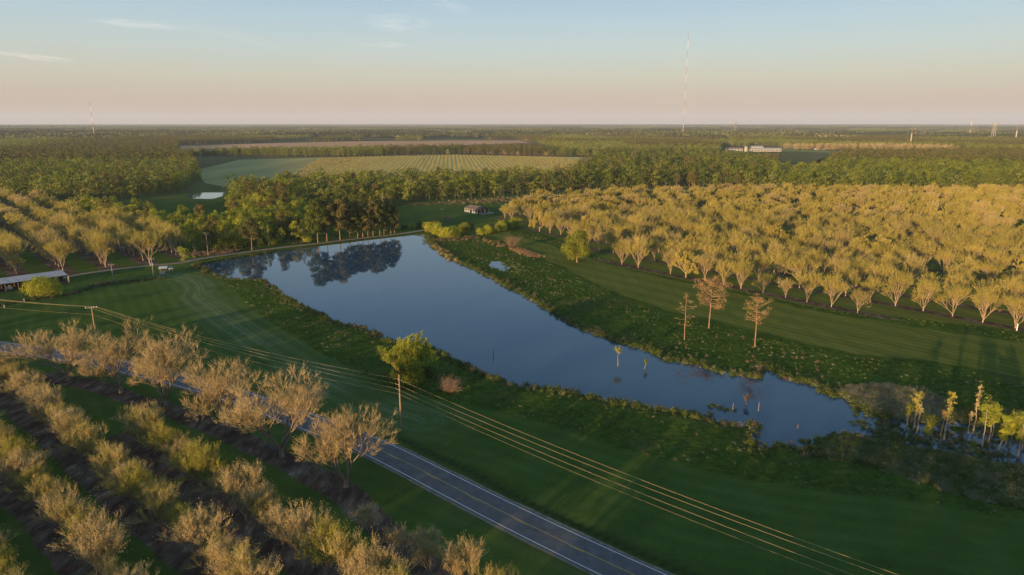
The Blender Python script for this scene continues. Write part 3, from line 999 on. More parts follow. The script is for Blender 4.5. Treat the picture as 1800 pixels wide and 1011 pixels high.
def clump_mesh(seed, size, n, tree_h, mats, w=11):
    """a block of far wood: many small crowns"""
    r = np.random.default_rng(seed)
    Vs = []; k = 0
    parts = []
    for i in range(n):
        c = np.array([r.uniform(-.5, .5) * size, r.uniform(-.5, .5) * size, 0])
        h = tree_h * r.uniform(.72, 1.2); ww = w * r.uniform(.7, 1.2)
        m = 46
        d = rand_dirs(r, m); d[:, 2] = np.abs(d[:, 2]) * 1.0
        P = c + np.array([0, 0, h * .55]) + d * np.array([ww / 2, ww / 2, h * .45]) * r.uniform(.75, 1.05, (m, 1))
        V, F = leaf_quads(P, 3.4, r, d)
        parts.append((V, F, r.integers(len(mats))))
    V, F, mi = join(parts)
    return raw_mesh('far_wood_block', V, F, [M[q] for q in mats], mi)


# ------------------------------------------------------------------ scattering of uncountable stuff
def scatter(name, P, rot, scl, idx, meshes, label, kind='stuff', group=None, scl_z=None):
    """ONE object: geometry nodes put small meshes on points"""
    coll = bpy.data.collections.new(name + '_sources')
    for i, me in enumerate(meshes):
        coll.objects.link(bpy.data.objects.new('%s_source_%02d' % (name, i), me))
    me = bpy.data.meshes.new(name)
    P = np.asarray(P, np.float32)
    me.vertices.add(len(P)); me.vertices.foreach_set('co', P.ravel())
    for an, vals, ty in (('rot', rot, 'FLOAT'), ('scl', scl, 'FLOAT'), ('sclz', scl if scl_z is None else scl_z, 'FLOAT'), ('idx', idx, 'INT')):
        a = me.attributes.new(an, ty, 'POINT'); a.data.foreach_set('value', np.asarray(vals, np.int32 if ty == 'INT' else np.float32))
    o = link(name, me)
    g = bpy.data.node_groups.new(name + '_nodes', 'GeometryNodeTree')
    g.interface.new_socket('Geometry', in_out='INPUT', socket_type='NodeSocketGeometry')
    g.interface.new_socket('Geometry', in_out='OUTPUT', socket_type='NodeSocketGeometry')
    n = g.nodes; l = g.links
    gi = n.new('NodeGroupInput'); go = n.new('NodeGroupOutput')
    ci = n.new('GeometryNodeCollectionInfo'); ci.inputs['Collection'].default_value = coll
    ci.inputs['Separate Children'].default_value = True; ci.inputs['Reset Children'].default_value = True
    ip = n.new('GeometryNodeInstanceOnPoints'); ip.inputs['Pick Instance'].default_value = True
    def na(nm, ty):
        q = n.new('GeometryNodeInputNamedAttribute'); q.data_type = ty; q.inputs['Name'].default_value = nm
        return q.outputs['Attribute']
    cr_ = n.new('ShaderNodeCombineXYZ'); l.new(na('rot', 'FLOAT'), cr_.inputs[2])
    cs = n.new('ShaderNodeCombineXYZ'); s_ = na('scl', 'FLOAT'); l.new(s_, cs.inputs[0]); l.new(s_, cs.inputs[1]); l.new(na('sclz', 'FLOAT'), cs.inputs[2])
    l.new(gi.outputs[0], ip.inputs['Points']); l.new(ci.outputs[0], ip.inputs['Instance'])
    l.new(na('idx', 'INT'), ip.inputs['Instance Index']); l.new(cr_.outputs[0], ip.inputs['Rotation']); l.new(cs.outputs[0], ip.inputs['Scale'])
    l.new(ip.outputs[0], go.inputs[0])
    md = o.modifiers.new('scatter', 'NODES'); md.node_group = g
    return tag(o, label, kind=kind, group=group)


def plant(name, pair, label, cat, x, y, z=0.0, rz=0.0, s=1.0, group=None, names=('trunk', 'crown'), sz=None):
    t = thing(name, label, cat, x, y, rz, group, z)
    t.scale = (s, s, sz or s)
    for nm, me in zip(names, pair):
        if me is not None: link(nm, me, t)
    return t


ORD = []
ORD += ['first', 'second', 'third', 'fourth', 'fifth', 'sixth', 'seventh', 'eighth', 'ninth', 'tenth', 'eleventh', 'twelfth', 'thirteenth', 'fourteenth',
       'fifteenth', 'sixteenth', 'seventeenth', 'eighteenth', 'nineteenth', 'twentieth', 'twenty-first', 'twenty-second', 'twenty-third', 'twenty-fourth', 'twenty-fifth', 'twenty-sixth',
       'twenty-seventh', 'twenty-eighth', 'twenty-ninth', 'thirtieth']


ORD += ['%s-%s' % (t_, o_) for t_ in ('thirty', 'forty', 'fifty') for o_ in ORD[:9]]


def pic(x, y, z=0.0):
    """where a point of the place shows in the 1800 x 1011 frame, to know what is in view"""
    dz = z - CAM_H
    f = y * math.cos(PITCH) - dz * math.sin(PITCH); v = y * math.sin(PITCH) + dz * math.cos(PITCH)
    return 900 + 1200 * x / f, 505.5 - 1200 * v / f


# ------------------------------------------------------------------ old pecans beside the road
old_pecans = [make_pecan(100 + i, H=13.5, trunk_h=1.6, spread=.75, levels=5, kids=(5, 4, 3, 3, 3), twigs=9, leaf=.085, per_twig=2, twig_len=1.5, twig_w=.042, trunk_r=.42,
                         bark='bark_mid', leafm='bud_tan', twigm='twig_tan', open_=.05, up=.26) for i in range(3)]
heights = [17.5, 19.0, 18.5, 18.0, 21.0, 17.0]
looks = ['bare tan pecan with wide thin crown at the far left of the roadside row', 'tall forked bare pecan beside the road just below the left power pole',
         'bare tan pecan between the two forked ones, crown in front of the road bend', 'broad low-branched bare pecan in the middle of the roadside row',
         'tallest bare pecan of the roadside row with a dark forked trunk', 'rounded bare pecan at the right end of the roadside row, nearest the power pole']
for i, p in enumerate(OLD_ROW):
    x, y = spot(*p)
    plant('old_pecan_tree', old_pecans[(i * 2) % 3], looks[i], 'tree', x, y, rz=i * 1.7, s=heights[i] / 13.5 * 1.16, sz=heights[i] / 13.5, group='old pecan trees beside the road')

# ------------------------------------------------------------------ young pecans in the near orchard
young = [make_pecan(200 + i, H=9.4, trunk_h=1.0, spread=.38, levels=4, kids=(5, 3, 3, 3), twigs=12, leaf=.12, per_twig=2, twig_len=1.7, twig_w=.045, trunk_r=.15,
                    leafm=lm, twigm=tm, up=.3, bark='bark_mid') for i, (lm, tm) in enumerate((('bud_leaf', 'twig_tan'), ('bud_leaf', 'twig_tan'), ('bud_tan', 'twig_tan'), ('bud_leaf', 'bud_leaf'), ('bud_tan', 'twig_tan')))]
ylook = ['green-tinged young pecan', 'green-tinged young pecan', 'tan young pecan', 'yellow-green young pecan', 'tan young pecan']
rowname = ['the short row by the road', 'the second row from the road', 'the third row from the road', 'the fourth row from the road', 'the bottom left corner row']
outside = []
for ri, row in enumerate(YOUNG_ROWS):
    W = spots(row)
    if ri == 0:
        pts = [tuple(q) for q in W]
    else:
        sl = spline(W, .5); sg = np.r_[0, np.cumsum(np.linalg.norm(np.diff(sl, axis=0), axis=1))]
        pts = []; q = 1.0
        while q < sg[-1]:
            pts.append((np.interp(q, sg, sl[:, 0]), np.interp(q, sg, sl[:, 1]))); q += 4.3 + rnd.uniform(-.5, .5)
    n = 0
    for (x, y) in pts:
        x += rnd.uniform(-.4, .4); y += rnd.uniform(-.4, .4)
        k = rnd.randrange(5); s = rnd.uniform(.84, 1.16) * (.86 if ri == 0 else 1.0)
        if ri == 0 and n < 2: s *= .85; k = 2
        if not any(-12 < pic(x, y, z_ * s)[0] < 1812 and pic(x, y, z_ * s)[1] < 1016 for z_ in (3, 6, 9)) and not -12 < pic(x, y, 5)[0] + 40 * s < 60:
            outside.append((x, y, s, k)); continue
        plant('young_pecan_tree', young[k], '%s, %s from the left in %s' % (ylook[k], ORD[n], rowname[ri]), 'tree', x, y, rz=rnd.uniform(0, 6.28), s=s, group='young pecan trees in the near orchard')
        n += 1

# ------------------------------------------------------------------ the two full-grown orchards
orch = [make_pecan(300 + i, H=14.0, trunk_h=1.3, spread=.36 + .05 * (i % 3), levels=4, kids=(6, 4, 3, 3), twigs=6, leaf=.22, per_twig=2, twig_len=2.3, twig_w=.07, trunk_r=.30,
                   leafm='orch_leaf' if i != 3 else 'bud_tan', twigm='orch_leaf', up=.22) for i in range(5)]
wide = [make_pecan(330, H=11.5, trunk_h=2.0, spread=1.1, levels=4, kids=(6, 4, 3, 3), twigs=11, leaf=.30, per_twig=3, twig_len=1.2, twig_w=.10, trunk_r=.34, leafm='orch_leaf', twigm='bud_tan', up=.15)]
cand = []
for side, poly, dd, nn, r0, step, gap in ((1, R_ORCH, RD, RN, RROW0, RSTEP, RGAP), (0, L_ORCH, LD, LN, LROW0, LSTEP, LGAP)):
    c0 = poly.mean(0)
    for row in range(-8, 60):
        for t in np.arange(-1500, 1500, gap):
            p = nn * (r0 + row * step) + dd * (t + (row % 2) * gap * .5)
            if inside(poly, p[0], p[1]):
                if rnd.random() < .10: continue
                cand.append((side, row, float(p[0] + rnd.uniform(-.7, .7)), float(p[1] + rnd.uniform(-.7, .7))))
seen = []; hidden = []
for c in cand:
    u, v = pic(c[2], c[3], 7)
    (seen if -50 < u < 1850 and v < 1050 else hidden).append(c)
seen.sort(key=lambda c: math.hypot(c[2], c[3]))
NIND = 300
rows = {}
for c in seen[:NIND]: rows.setdefault((c[0], c[1]), []).append(c)
for (side, row), L in rows.items():
    L.sort(key=lambda c: c[2] if side else c[2])
    rk = sorted(k[1] for k in rows if k[0] == side).index(row)
    for j, c in enumerate(L):
        small = rnd.random() < (.28 if rk == 0 else .10)
        k = rnd.randrange(5)
        if side:
            s = rnd.uniform(.55, .75) if small else rnd.uniform(.78, 1.0)
            pr = orch[k]
            if rnd.random() < .05: pr, k = wide[0], 9
        else:
            s = rnd.uniform(.58, .7) if small else rnd.uniform(.92, 1.14)
            pr = orch[k]
        look = {3: 'pale tan', 9: 'wide-spreading yellow-green'}.get(k, 'yellow-green')
        size = 'small' if small else ('tall' if s > (.93 if side else 1.04) else 'full-sized')
        where = ('right orchard row %s from the pond' if side else 'left orchard row %s from the shed') % ORD[rk]
        plant('pecan_tree', pr, '%s %s pecan, %s from the left in %s' % (size, look, ORD[j], where), 'tree', c[2], c[3], rz=rnd.uniform(0, 6.28), s=s, sz=s * rnd.uniform(1.02, 1.24),
              group='pecan trees of the right-hand orchard' if side else 'pecan trees of the left-hand orchard')


def merged(pair, name):
    """one mesh of trunk and crown, for scattering"""
    Vs = []; Fs = []; mi = []; mats = []; n = 0
    for me in pair:
        v = np.empty(len(me.vertices) * 3, np.float32); me.vertices.foreach_get('co', v); v = v.reshape(-1, 3)
        f = np.empty(len(me.loops), np.int32); me.loops.foreach_get('vertex_index', f)
        q = np.empty(len(me.polygons), np.int32); me.polygons.foreach_get('material_index', q)
        Vs.append(v); Fs.append(f.reshape(-1, 3) + n); mi.append(q + len(mats)); mats += list(me.materials); n += len(v)
    return raw_mesh(name, np.concatenate(Vs), np.concatenate(Fs), mats, np.concatenate(mi))


orch_far = [make_pecan(340 + i, H=14.0, trunk_h=1.4, spread=.38, levels=3, kids=(6, 4, 4), twigs=9, leaf=.40, per_twig=2, twig_len=2.2, twig_w=.16, trunk_r=.30,
                       leafm='orch_leaf' if i else 'bud_tan', twigm='orch_leaf', up=.22) for i in range(4)]
far_src = [merged(p, 'orchard_tree') for p in orch_far]
if outside:      # the rows go on beyond the frame and help to shade the ground in it
    scatter('orchard_beyond_frame', [(a, b, 0) for a, b, _, _ in outside], rng.uniform(0, 6.28, len(outside)), [q[2] for q in outside], [q[3] for q in outside], [merged(p, 'young_tree') for p in young], 'young pecan rows continuing outside the picture')
for side, nm, lab in ((1, 'far_orchard_rows', 'rows of yellow-green pecans filling the back of the right-hand orchard'), (0, 'left_orchard_rows', 'rows of tan pecans filling the back of the left-hand orchard')):
    R = [c for c in seen[NIND:] + hidden if c[0] == side]
    if not R: continue
    P = np.array([(c[2], c[3], 0) for c in R]); k = len(R)
    s = rng.uniform(.74, 1.02, k) * (1.0 if side else 1.12)
    scatter(nm, P, rng.uniform(0, 6.28, k), s, rng.integers(0, 4, k), far_src, lab)
print('orchard', len(seen), len(hidden))

# ------------------------------------------------------------------ woods
FOREST = [
    ('the swamp wood behind the dam', spots([(120, 375), (160, 395), (240, 412), (310, 432), (340, 446), (385, 444), (415, 440), (500, 429), (548, 423), (560, 400), (530, 374), (470, 368), (415, 380), (398, 404), (300, 404), (262, 396), (200, 376)]), 'swamp'),
    ('the belt of trees behind the meadow', spots([(400, 374), (470, 366), (520, 366), (600, 362), (690, 358), (790, 352), (900, 344), (1010, 336), (1010, 320), (850, 325), (700, 329), (560, 332), (470, 337), (405, 346)]), 'belt'),
    ('the dark wood left of the gold field', spots([(-500, 345), (0, 346), (80, 354), (180, 354), (260, 348), (325, 337), (350, 320), (345, 292), (330, 283), (300, 272), (-500, 272)]), 'left'),
    ('the wood behind the right-hand orchard', spots([(1010, 336), (1200, 330), (1330, 334), (1500, 338), (1800, 338), (2500, 340), (2500, 274), (1480, 274), (1440, 288), (1375, 294), (1335, 290), (1250, 276), (1060, 276), (1045, 290), (1010, 308)]), 'right')]
CLEAR = [spots(p) for p in (
    [(345, 298), (420, 281), (560, 277), (800, 272), (1040, 277), (1050, 290), (1010, 309), (850, 318), (700, 322), (560, 325), (470, 331), (400, 345), (395, 390), (300, 388), (262, 350), (330, 338), (352, 320)],
    [(310, 276), (600, 270), (900, 268), (1030, 270), (935, 251), (905, 246), (620, 248.5), (430, 253), (316, 257)],
    [(1148, 246), (1215, 250), (1292, 252), (1300, 246.5), (1180, 241)],
    [(1270, 232.5), (1520, 232), (1500, 229.8), (1270, 229.5)],
    [(1590, 239), (1720, 236), (1720, 233), (1590, 233.5)],
    [(1365, 294), (1440, 290), (1490, 281), (1700, 279), (1700, 264), (1400, 262), (1270, 258), (1262, 284), (1340, 286)], [(1362, 310), (1450, 306), (1475, 270), (1395, 266), (1372, 280)],
    [(160, 255), (210, 252), (195, 249), (160, 251)], [(20, 229.4), (130, 229), (130, 228), (20, 228)], [(1000, 240), (1130, 239), (1140, 236), (1010, 237)], [(240, 243), (400, 242), (420, 239), (250, 240)], [(1460, 247), (1600, 246), (1590, 243), (1470, 244)], [(560, 236), (760, 235), (740, 233), (560, 234)], [(1560, 230), (1800, 229), (1800, 227.8), (1560, 228.5)], [(800, 229.5), (1010, 229), (1010, 227.6), (800, 227.8)])]
TL_LINE = spots([(298, 279), (420, 275), (600, 272.5), (800, 270), (1045, 275.5)])

BL = {'lime': [make_broadleaf(400 + i, 15, 9.5, 22, .62, 'lime_leaf', 'bark_dark', .02, 15) for i in range(3)],
      'mid': [make_broadleaf(410 + i, 18, 11.5, 20, .68, 'mid_leaf', 'bark_dark', .03, 18) for i in range(3)],
      'dark': [make_broadleaf(420 + i, 17, 12.5, 20, .68, 'dark_leaf', 'bark_dark', .03, 18) for i in range(2)],
      'slim': [make_broadleaf(430 + i, 15, 5.5, 26, .55, 'lime_leaf', 'bark_grey', .04, 13, .3) for i in range(2)]}
PN = [make_pine(440 + i, 21, 9, .35, 26, 28, .6, tuft=(.13, .22), flat=.7) for i in range(3)]
TONE = {'lime': 'lime', 'mid': 'green', 'dark': 'dark', 'slim': 'slim lime'}
MIX = {'swamp': (('lime', .50), ('slim', .27), ('mid', .17), ('dark', .02), ('pine', .04)), 'belt': (('lime', .24), ('mid', .36), ('slim', .06), ('dark', .20), ('pine', .14)),
       'left': (('lime', .12), ('mid', .26), ('dark', .24), ('pine', .38)), 'right': (('mid', .38), ('lime', .18), ('dark', .22), ('pine', .22))}


def pick(mix, u):
    for k, w in mix:
        if u < w: return k
        u -= w
    return mix[0][0]


trees = []
for where, poly, key in FOREST:
    mn, mx = poly.min(0), poly.max(0)
    st = 7.6 if key == 'swamp' else 8.8
    xs, ys = np.meshgrid(np.arange(mn[0], mx[0], st), np.arange(mn[1], mx[1], st))
    xs = xs.ravel() + rng.uniform(-.45, .45, xs.size) * st; ys = ys.ravel() + rng.uniform(-.45, .45, ys.size) * st
    ok = inside(poly, xs, ys) & (np.hypot(xs, ys) < 1750)
    for c in CLEAR: ok &= ~inside(c, xs, ys)
    for x, y in zip(xs[ok], ys[ok]):
        # kinds gather in patches
        nz = float(fnoise(x, y, 70, 91, 2)) * .28
        d = math.hypot(x, y)
        k = pick(MIX[key], (rnd.random() + nz) % 1.0)
        pu, pv = pic(x, y, 0)
        if key == 'left': k = pick((('pine', .72), ('dark', .18), ('mid', .10)) if pv < 300 + 12 * nz else (('lime', .42), ('mid', .34), ('dark', .12), ('pine', .12)), (rnd.random() + nz) % 1.0)
        if key == 'right':
            if pu < 1340: k = pick((('dark', .50), ('mid', .30), ('pine', .20)), (rnd.random() + nz) % 1.0)
            else: k = pick((('pine', .70), ('dark', .20), ('mid', .10)) if pv < 303 + 20 * nz else (('mid', .55), ('lime', .25), ('dark', .20)), rnd.random())
        trees.append((d, x, y, k, where, key))
trees.sort()
in_view = lambda t: -60 < pic(t[1], t[2], 8)[0] < 1860
vis = [t for t in trees if in_view(t)]
nb = np_ = 0; rest = []
PLACES = {'swamp': ((205, 'past the left orchard'), (320, 'beside the left orchard'), (430, 'behind the dam end'), (9999, 'near dam pines')),
          'belt': ((560, 'above the dam pines'), (690, 'left of the meadow'), (790, 'behind the meadow'), (900, 'behind the barn'), (9999, 'near the right orchard tip')),
          'left': ((60, 'at the left edge'), (180, 'behind the left orchard'), (9999, 'beside the small pond')), 'right': ((1200, 'behind the right orchard tip'), (1500, 'behind the right orchard'), (9999, 'near the right edge'))}
FRONT = {'swamp': 'swamp wood', 'belt': 'tree belt', 'left': 'left wood', 'right': 'right wood'}


def place(t):
    d, x, y, k, where, key = t
    u, v = pic(x, y, 0)
    lat = next(nm for lim_, nm in PLACES[key] if u < lim_)
    same = [q for q in vis if q[5] == key and abs(pic(q[1], q[2], 0)[0] - u) < 45]
    r_ = sum(1 for q in same if q[0] < d) / max(1, len(same))
    return '%s of %s %s' % ('front edge' if r_ < .18 else 'front half' if r_ < .45 else 'back half' if r_ < .8 else 'back edge', FRONT[key], lat)


count = {}
for t in vis:
    d, x, y, k, where, key = t
    if k == 'pine':
        if np_ >= 110: rest.append(t); continue
        np_ += 1
        s = rnd.uniform(.70, 1.0); h = 'tall' if s > .86 else 'shorter'
        lab = '%s pine, %s' % (h, place(t))
        plant('pine_tree', rnd.choice(PN), lab, 'tree', x, y, rz=rnd.uniform(0, 6.28), s=s, group='pines in ' + where)
    else:
        if nb >= 290: rest.append(t); continue
        nb += 1
        s = rnd.uniform(.62, 1.10) if key == 'swamp' else rnd.uniform(.60, .98)
        h = 'tall' if s > .95 else ('small' if s < .78 else 'medium')
        lab = '%s %s broadleaf, %s' % (h, TONE[k], place(t))
        plant('broadleaf_tree', rnd.choice(BL[k]), lab, 'tree', x, y, rz=rnd.uniform(0, 6.28), s=s, group='broadleaf trees in ' + where)
same = {}
for o in C.objects:
    if o.get('category') == 'tree' and 'wood' in o['label'] + 'belt' * ('belt' in o['label']) or o.get('category') == 'tree' and 'tree belt' in o['label']:
        same.setdefault(o['label'], []).append(o)
for lab, L in same.items():
    if len(L) > 1:
        for j, o in enumerate(sorted(L, key=lambda q: pic(q.location.x, q.location.y)[0])):
            o['label'] = '%s, %s from left' % (lab, ORD[j])
M['far_leaf'] = leaf_mat('far_green_leaves', [(.11, .14, .035), (.17, .20, .05), (.25, .26, .075)], .3, .02)
M['far_dark'] = leaf_mat('far_dark_leaves', [(.032, .048, .022), (.048, .066, .028), (.075, .09, .04)], .2, .02)
LOW = [low_tree(500, 17, 10.5, 260, 1.15, 'far_leaf'), low_tree(501, 19, 12, 260, 1.25, 'mid_leaf'), low_tree(502, 18, 12.5, 240, 1.3, 'dark_leaf'), low_tree(503, 20, 9.5, 230, 1.1, 'pine_leaf', True),
       low_tree(504, 18, 12, 260, 1.2, 'mid_leaf'), low_tree(505, 21, 9, 220, 1.1, 'pine_leaf', True), low_tree(506, 13, 11, 260, 1.0, 'bud_tan')]
LOWI = {'lime': (0,), 'slim': (0,), 'mid': (1, 4), 'dark': (2,), 'pine': (3, 5)}
rest += [t for t in trees if not in_view(t) and t[0] < 1400 and -500 < pic(t[1], t[2], 8)[0] < 2300]
if rest:
    P = np.array([(t[1], t[2], 0) for t in rest])
    scatter('woodland', P, rng.uniform(0, 6.28, len(P)), rng.uniform(.62, 1.25, len(P)), [rnd.choice(LOWI[t[3]]) for t in rest], LOW, 'mixed green woods closing in behind the fields and orchards')
print('woods', len(vis), nb, np_, len(rest))

# the line of trees behind the gold field
line = spline(TL_LINE, 5)
sg = np.r_[0, np.cumsum(np.linalg.norm(np.diff(line, axis=0), axis=1))]
P = []
for q in np.arange(0, sg[-1], 5.5):
    for _ in range(4):
        P.append((np.interp(q, sg, line[:, 0]) + rng.normal(0, 5), np.interp(q, sg, line[:, 1]) + rng.uniform(-5, 30), 0))
scatter('tree_line', P, rng.uniform(0, 6.28, len(P)), rng.uniform(.5, 1.05, len(P)), rng.choice([0, 1, 2, 2, 2, 3, 3, 5, 6], len(P)), LOW, 'long line of trees along the back edge of the gold field')

# beyond: single cheap trees, then blocks of wood out to the horizon
def far_points(d0, d1, cell):
    out = []
    ymax = d1; xs = np.arange(-d1 * .86, d1 * .86, cell); ys = np.arange(d0 * .7, d1, cell)
    A, B = np.meshgrid(xs, ys); A = A.ravel() + rng.uniform(-.45, .45, A.size) * cell; B = B.ravel() + rng.uniform(-.45, .45, B.size) * cell
    d = np.hypot(A, B)
    ok = (d > d0) & (d < d1) & (np.abs(A) < B * .82 + 60)
    A, B = A[ok], B[ok]
    ok = np.ones(A.shape, bool)
    for c in CLEAR: ok &= ~inside(c, A, B)
    for _, poly, _k in FOREST: ok &= ~(inside(poly, A, B) & (np.hypot(A, B) < 1750))
    return A[ok], B[ok]


lim = spot(900, 276)[1]
A, B = far_points(lim * .95, 3300, 11.5)
keepf = (B > lim) & (fnoise(A, B * .55, 420, 77, 3) > -.27)
A, B = A[keepf], B[keepf]
tone = fnoise(A, B * .6, 230, 13, 2) * 2.2 + rng.normal(0, .16, len(A))
idx = np.where(tone < -.25, 3, np.where(tone < -.05, 2, np.where(tone < .12, 5, np.where(tone < .3, 1, np.where(tone < .5, 4, 0)))))
idx = np.where(rng.random(len(A)) < .05, 6, idx)
scatter('distant_woodland', np.c_[A, B, far_relief(A, B)], rng.uniform(0, 6.28, len(A)), rng.uniform(.7, 1.2, len(A)), idx, LOW, 'miles of mixed woodland beyond the fields')
print('distant', len(A))
BLK = [clump_mesh(600 + i, 110, 75, 18, m) for i, m in enumerate((('far_leaf', 'far_dark', 'pine_leaf'), ('pine_leaf', 'far_dark', 'far_dark'), ('far_leaf', 'mid_leaf', 'far_leaf'), ('far_leaf', 'bud_tan', 'far_dark')))]
A, B = far_points(3250, 12000, 105); A1, B1 = far_points(12000, 30000, 190); n1 = len(A); A = np.r_[A, A1]; B = np.r_[B, B1]; big_ = np.r_[np.ones(n1), np.full(len(A1), 1.8)]
nzf = fnoise(A, B * .45, 420, 33, 3)
keepf = nzf > -.30
A, B, big_ = A[keepf], B[keepf], big_[keepf]
tone = fnoise(A, B * .5, 700, 19, 2)
idx = np.where(tone < -.15, 1, np.where(tone < .15, 0, np.where(tone < .4, 3, 2)))
idx = np.where(rng.random(len(A)) < .3, rng.integers(0, 4, len(A)), idx)
scatter('horizon_woodland', np.c_[A, B, far_relief(A, B)], rng.integers(0, 4, len(A)) * 1.5708, rng.uniform(.95, 1.2, len(A)) * big_, idx, BLK, 'woodland fading towards the flat horizon', scl_z=rng.uniform(.8, 1.25, len(A)))
print('blocks', len(A))

# ------------------------------------------------------------------ far fields
def field(name, pts, label, c1, c2, stretch, scale, z=.06):
    m = simple(name + '_soil', c1, c2, scale, .95, 0, stretch=stretch, spec=0)
    nt = m.node_tree; q = nt.nodes.new('ShaderNodeTexNoise'); q.inputs['Scale'].default_value = 2.2; bp = nt.nodes.new('ShaderNodeBump'); bp.inputs['Distance'].default_value = .5; bp.inputs['Strength'].default_value = 1
    g_ = nt.nodes.new('ShaderNodeTexCoord'); nt.links.new(g_.outputs['Object'], q.inputs['Vector']); nt.links.new(q.outputs['Fac'], bp.inputs['Height']); nt.links.new(bp.outputs[0], nt.nodes['Principled BSDF'].inputs['Normal'])
    return tag(flat_poly(name, spots(pts), z, m), label, kind='structure')


field('green_field', [(345, 299), (420, 281), (560, 277), (640, 276), (560, 300), (540, 326), (470, 332), (410, 331), (360, 322)], 'smooth green field left of the gold field',
      (.25, .24, .10), (.34, .31, .13), (1, .2, 1), .02)
field('gold_field', [(640, 276), (800, 272), (1040, 277), (1050, 290), (1010, 309), (850, 318), (700, 322), (540, 326), (560, 300)], 'gold field planted with rows of young trees',
      (.40, .35, .12), (.52, .44, .17), (1, .15, 1), .02, .07)
field('tan_field', [(316, 266), (600, 263), (800, 255.5), (935, 251), (905, 246), (620, 248.5), (430, 253), (316, 257)], 'bare tan field beyond the tree line', (.42, .25, .13), (.52, .32, .18), (1, .1, 1), .01, .1)
field('red_clearing', [(1148, 246), (1215, 250), (1292, 252), (1300, 246.5), (1180, 241)], 'reddish cleared ground at the foot of the tall mast', (.40, .26, .17), (.52, .36, .23), (1, .1, 1), .01, .1)
field('pale_field', [(1270, 232.5), (1520, 232), (1500, 229.8), (1270, 229.5)], 'pale field in the distance right of the mast', (.38, .34, .18), (.48, .43, .24), (1, .1, 1), .01, .1)
field('ploughed_field', [(1590, 239), (1720, 236), (1720, 233), (1590, 233.5)], 'red ploughed field near the water tower', (.22, .10, .07), (.28, .14, .09), (1, .1, 1), .01, .1)
field('paddock', [(1362, 310), (1450, 306), (1472, 270), (1400, 266), (1290, 268), (1270, 262), (1380, 262), (1480, 266), (1475, 276)], 'green paddock below the white farm buildings', (.16, .20, .06), (.22, .25, .08), (1, .2, 1), .02, .06)

gp = spots([(560, 279), (640, 276), (800, 273), (1035, 278), (1045, 290), (1005, 308), (850, 317), (700, 321), (545, 325), (520, 305)])
P = []
for ix, gx_ in enumerate(np.arange(gp[:, 0].min(), gp[:, 0].max(), 7.6)):
    ys_ = np.arange(gp[:, 1].min(), gp[:, 1].max(), 3.6)
    xs_ = gx_ - .09 * (ys_ - 900)
    ok = inside(gp, xs_, ys_)
    for x, y in zip(xs_[ok], ys_[ok]): P.append((x + rng.normal(0, .7), y + rng.normal(0, .6), .05))
SAP = [low_tree(520, 2.3, 3.6, 44, .8, 'gold_leaf'), low_tree(521, 2.0, 3.6, 44, .8, 'orch_leaf')]
scatter('sapling_rows', P, rng.uniform(0, 6.28, len(P)), rng.uniform(.45, 1.0, len(P)), rng.integers(0, 2, len(P)), SAP, 'straight rows of young trees on the gold field')
print('saplings', len(P))

# the wood and orchard on the sun's side, outside the frame: they keep the near ground in shade
sd_ = np.array((math.sin(SUN_AZ), math.cos(SUN_AZ))); sn_ = np.array((sd_[1], -sd_[0]))
P = []
for a in np.arange(-150, 50, 7.5):
    for b in np.arange(-420, 420, 7.5):
        if a > -75 and b < -15 and not (a < -20 and b > -50): continue
        if a < -75 and b > 60: continue
        if fnoise(b, a, 38, 55, 2) < (-.15 if a < -75 and b > -130 else -.85): continue
        if abs(a) < 22 and abs(b) < 22: continue
        p = sd_ * a + sn_ * b + rng.uniform(-3, 3, 2)
        P.append((p[0], p[1], 0))
scatter('sunward_wood', P, rng.uniform(0, 6.28, len(P)), rng.uniform(.85, 1.25, len(P)), rng.integers(0, 6, len(P)), LOW, 'wood behind the viewpoint that shades the near ground')

# ------------------------------------------------------------------ single trees and bushes that stand out


def metres(px_h, base_y):
    return px_h * CAM_H / (base_y - 216.5)


# pines on the dam
dampine = [make_pine(700 + i, 22, 11.5, (.24, .38, .30, .18)[i], 40, 34, .62, limb_r=.09, leafm='pine_leaf' if i else 'dark_leaf', tuft=(.12, .22), flat=.7) for i in range(4)]
DP = [(559, 427, 75, 'leftmost tall pine on the dam, its bare orange trunk lit low'), (575, 425, 70, 'second pine from the left on the dam, behind the lit trunk'), (598, 423, 72, 'broad pine on the dam with pale forked upper limbs'),
      (615, 420, 62, 'pine on the dam just right of the broad forked one'), (629, 418.5, 58, 'dark pine in the middle of the dam group, left of the close-set stems'), (638, 417.5, 60, 'first of the close-set pine stems on the dam'),
      (647, 416.8, 56, 'second of the close-set pine stems on the dam'), (656, 416, 64, 'tall round-topped pine on the dam right of the close-set stems'), (668, 414.5, 62, 'pine under the round-topped crown, fourth from the right on the dam'),
      (675, 413.5, 50, 'shorter pine third from the right end of the dam group'), (687, 412, 57, 'next to last pine at the right end of the dam group'), (694, 411, 50, 'last pine at the right end of the dam group, beside the open meadow')]
for i, (px, py, hp, lab) in enumerate(DP):
    x, y = spot(px, py)
    h = metres(hp, py)
    w = .78 if px > 640 else 1.0
    t = plant('pine_tree', dampine[i % 4 if px < 620 else (0, 3)[i % 2]], lab, 'tree', x, y, rz=i * 2.1, s=h / 22 * w, sz=h / 22, group='pines standing on the dam')
x, y = spot(443, 441)
plant('pine_tree', dampine[1], 'wide-crowned pine alone on the dam left of the main group', 'tree', x, y, rz=1, s=.95, sz=.80)

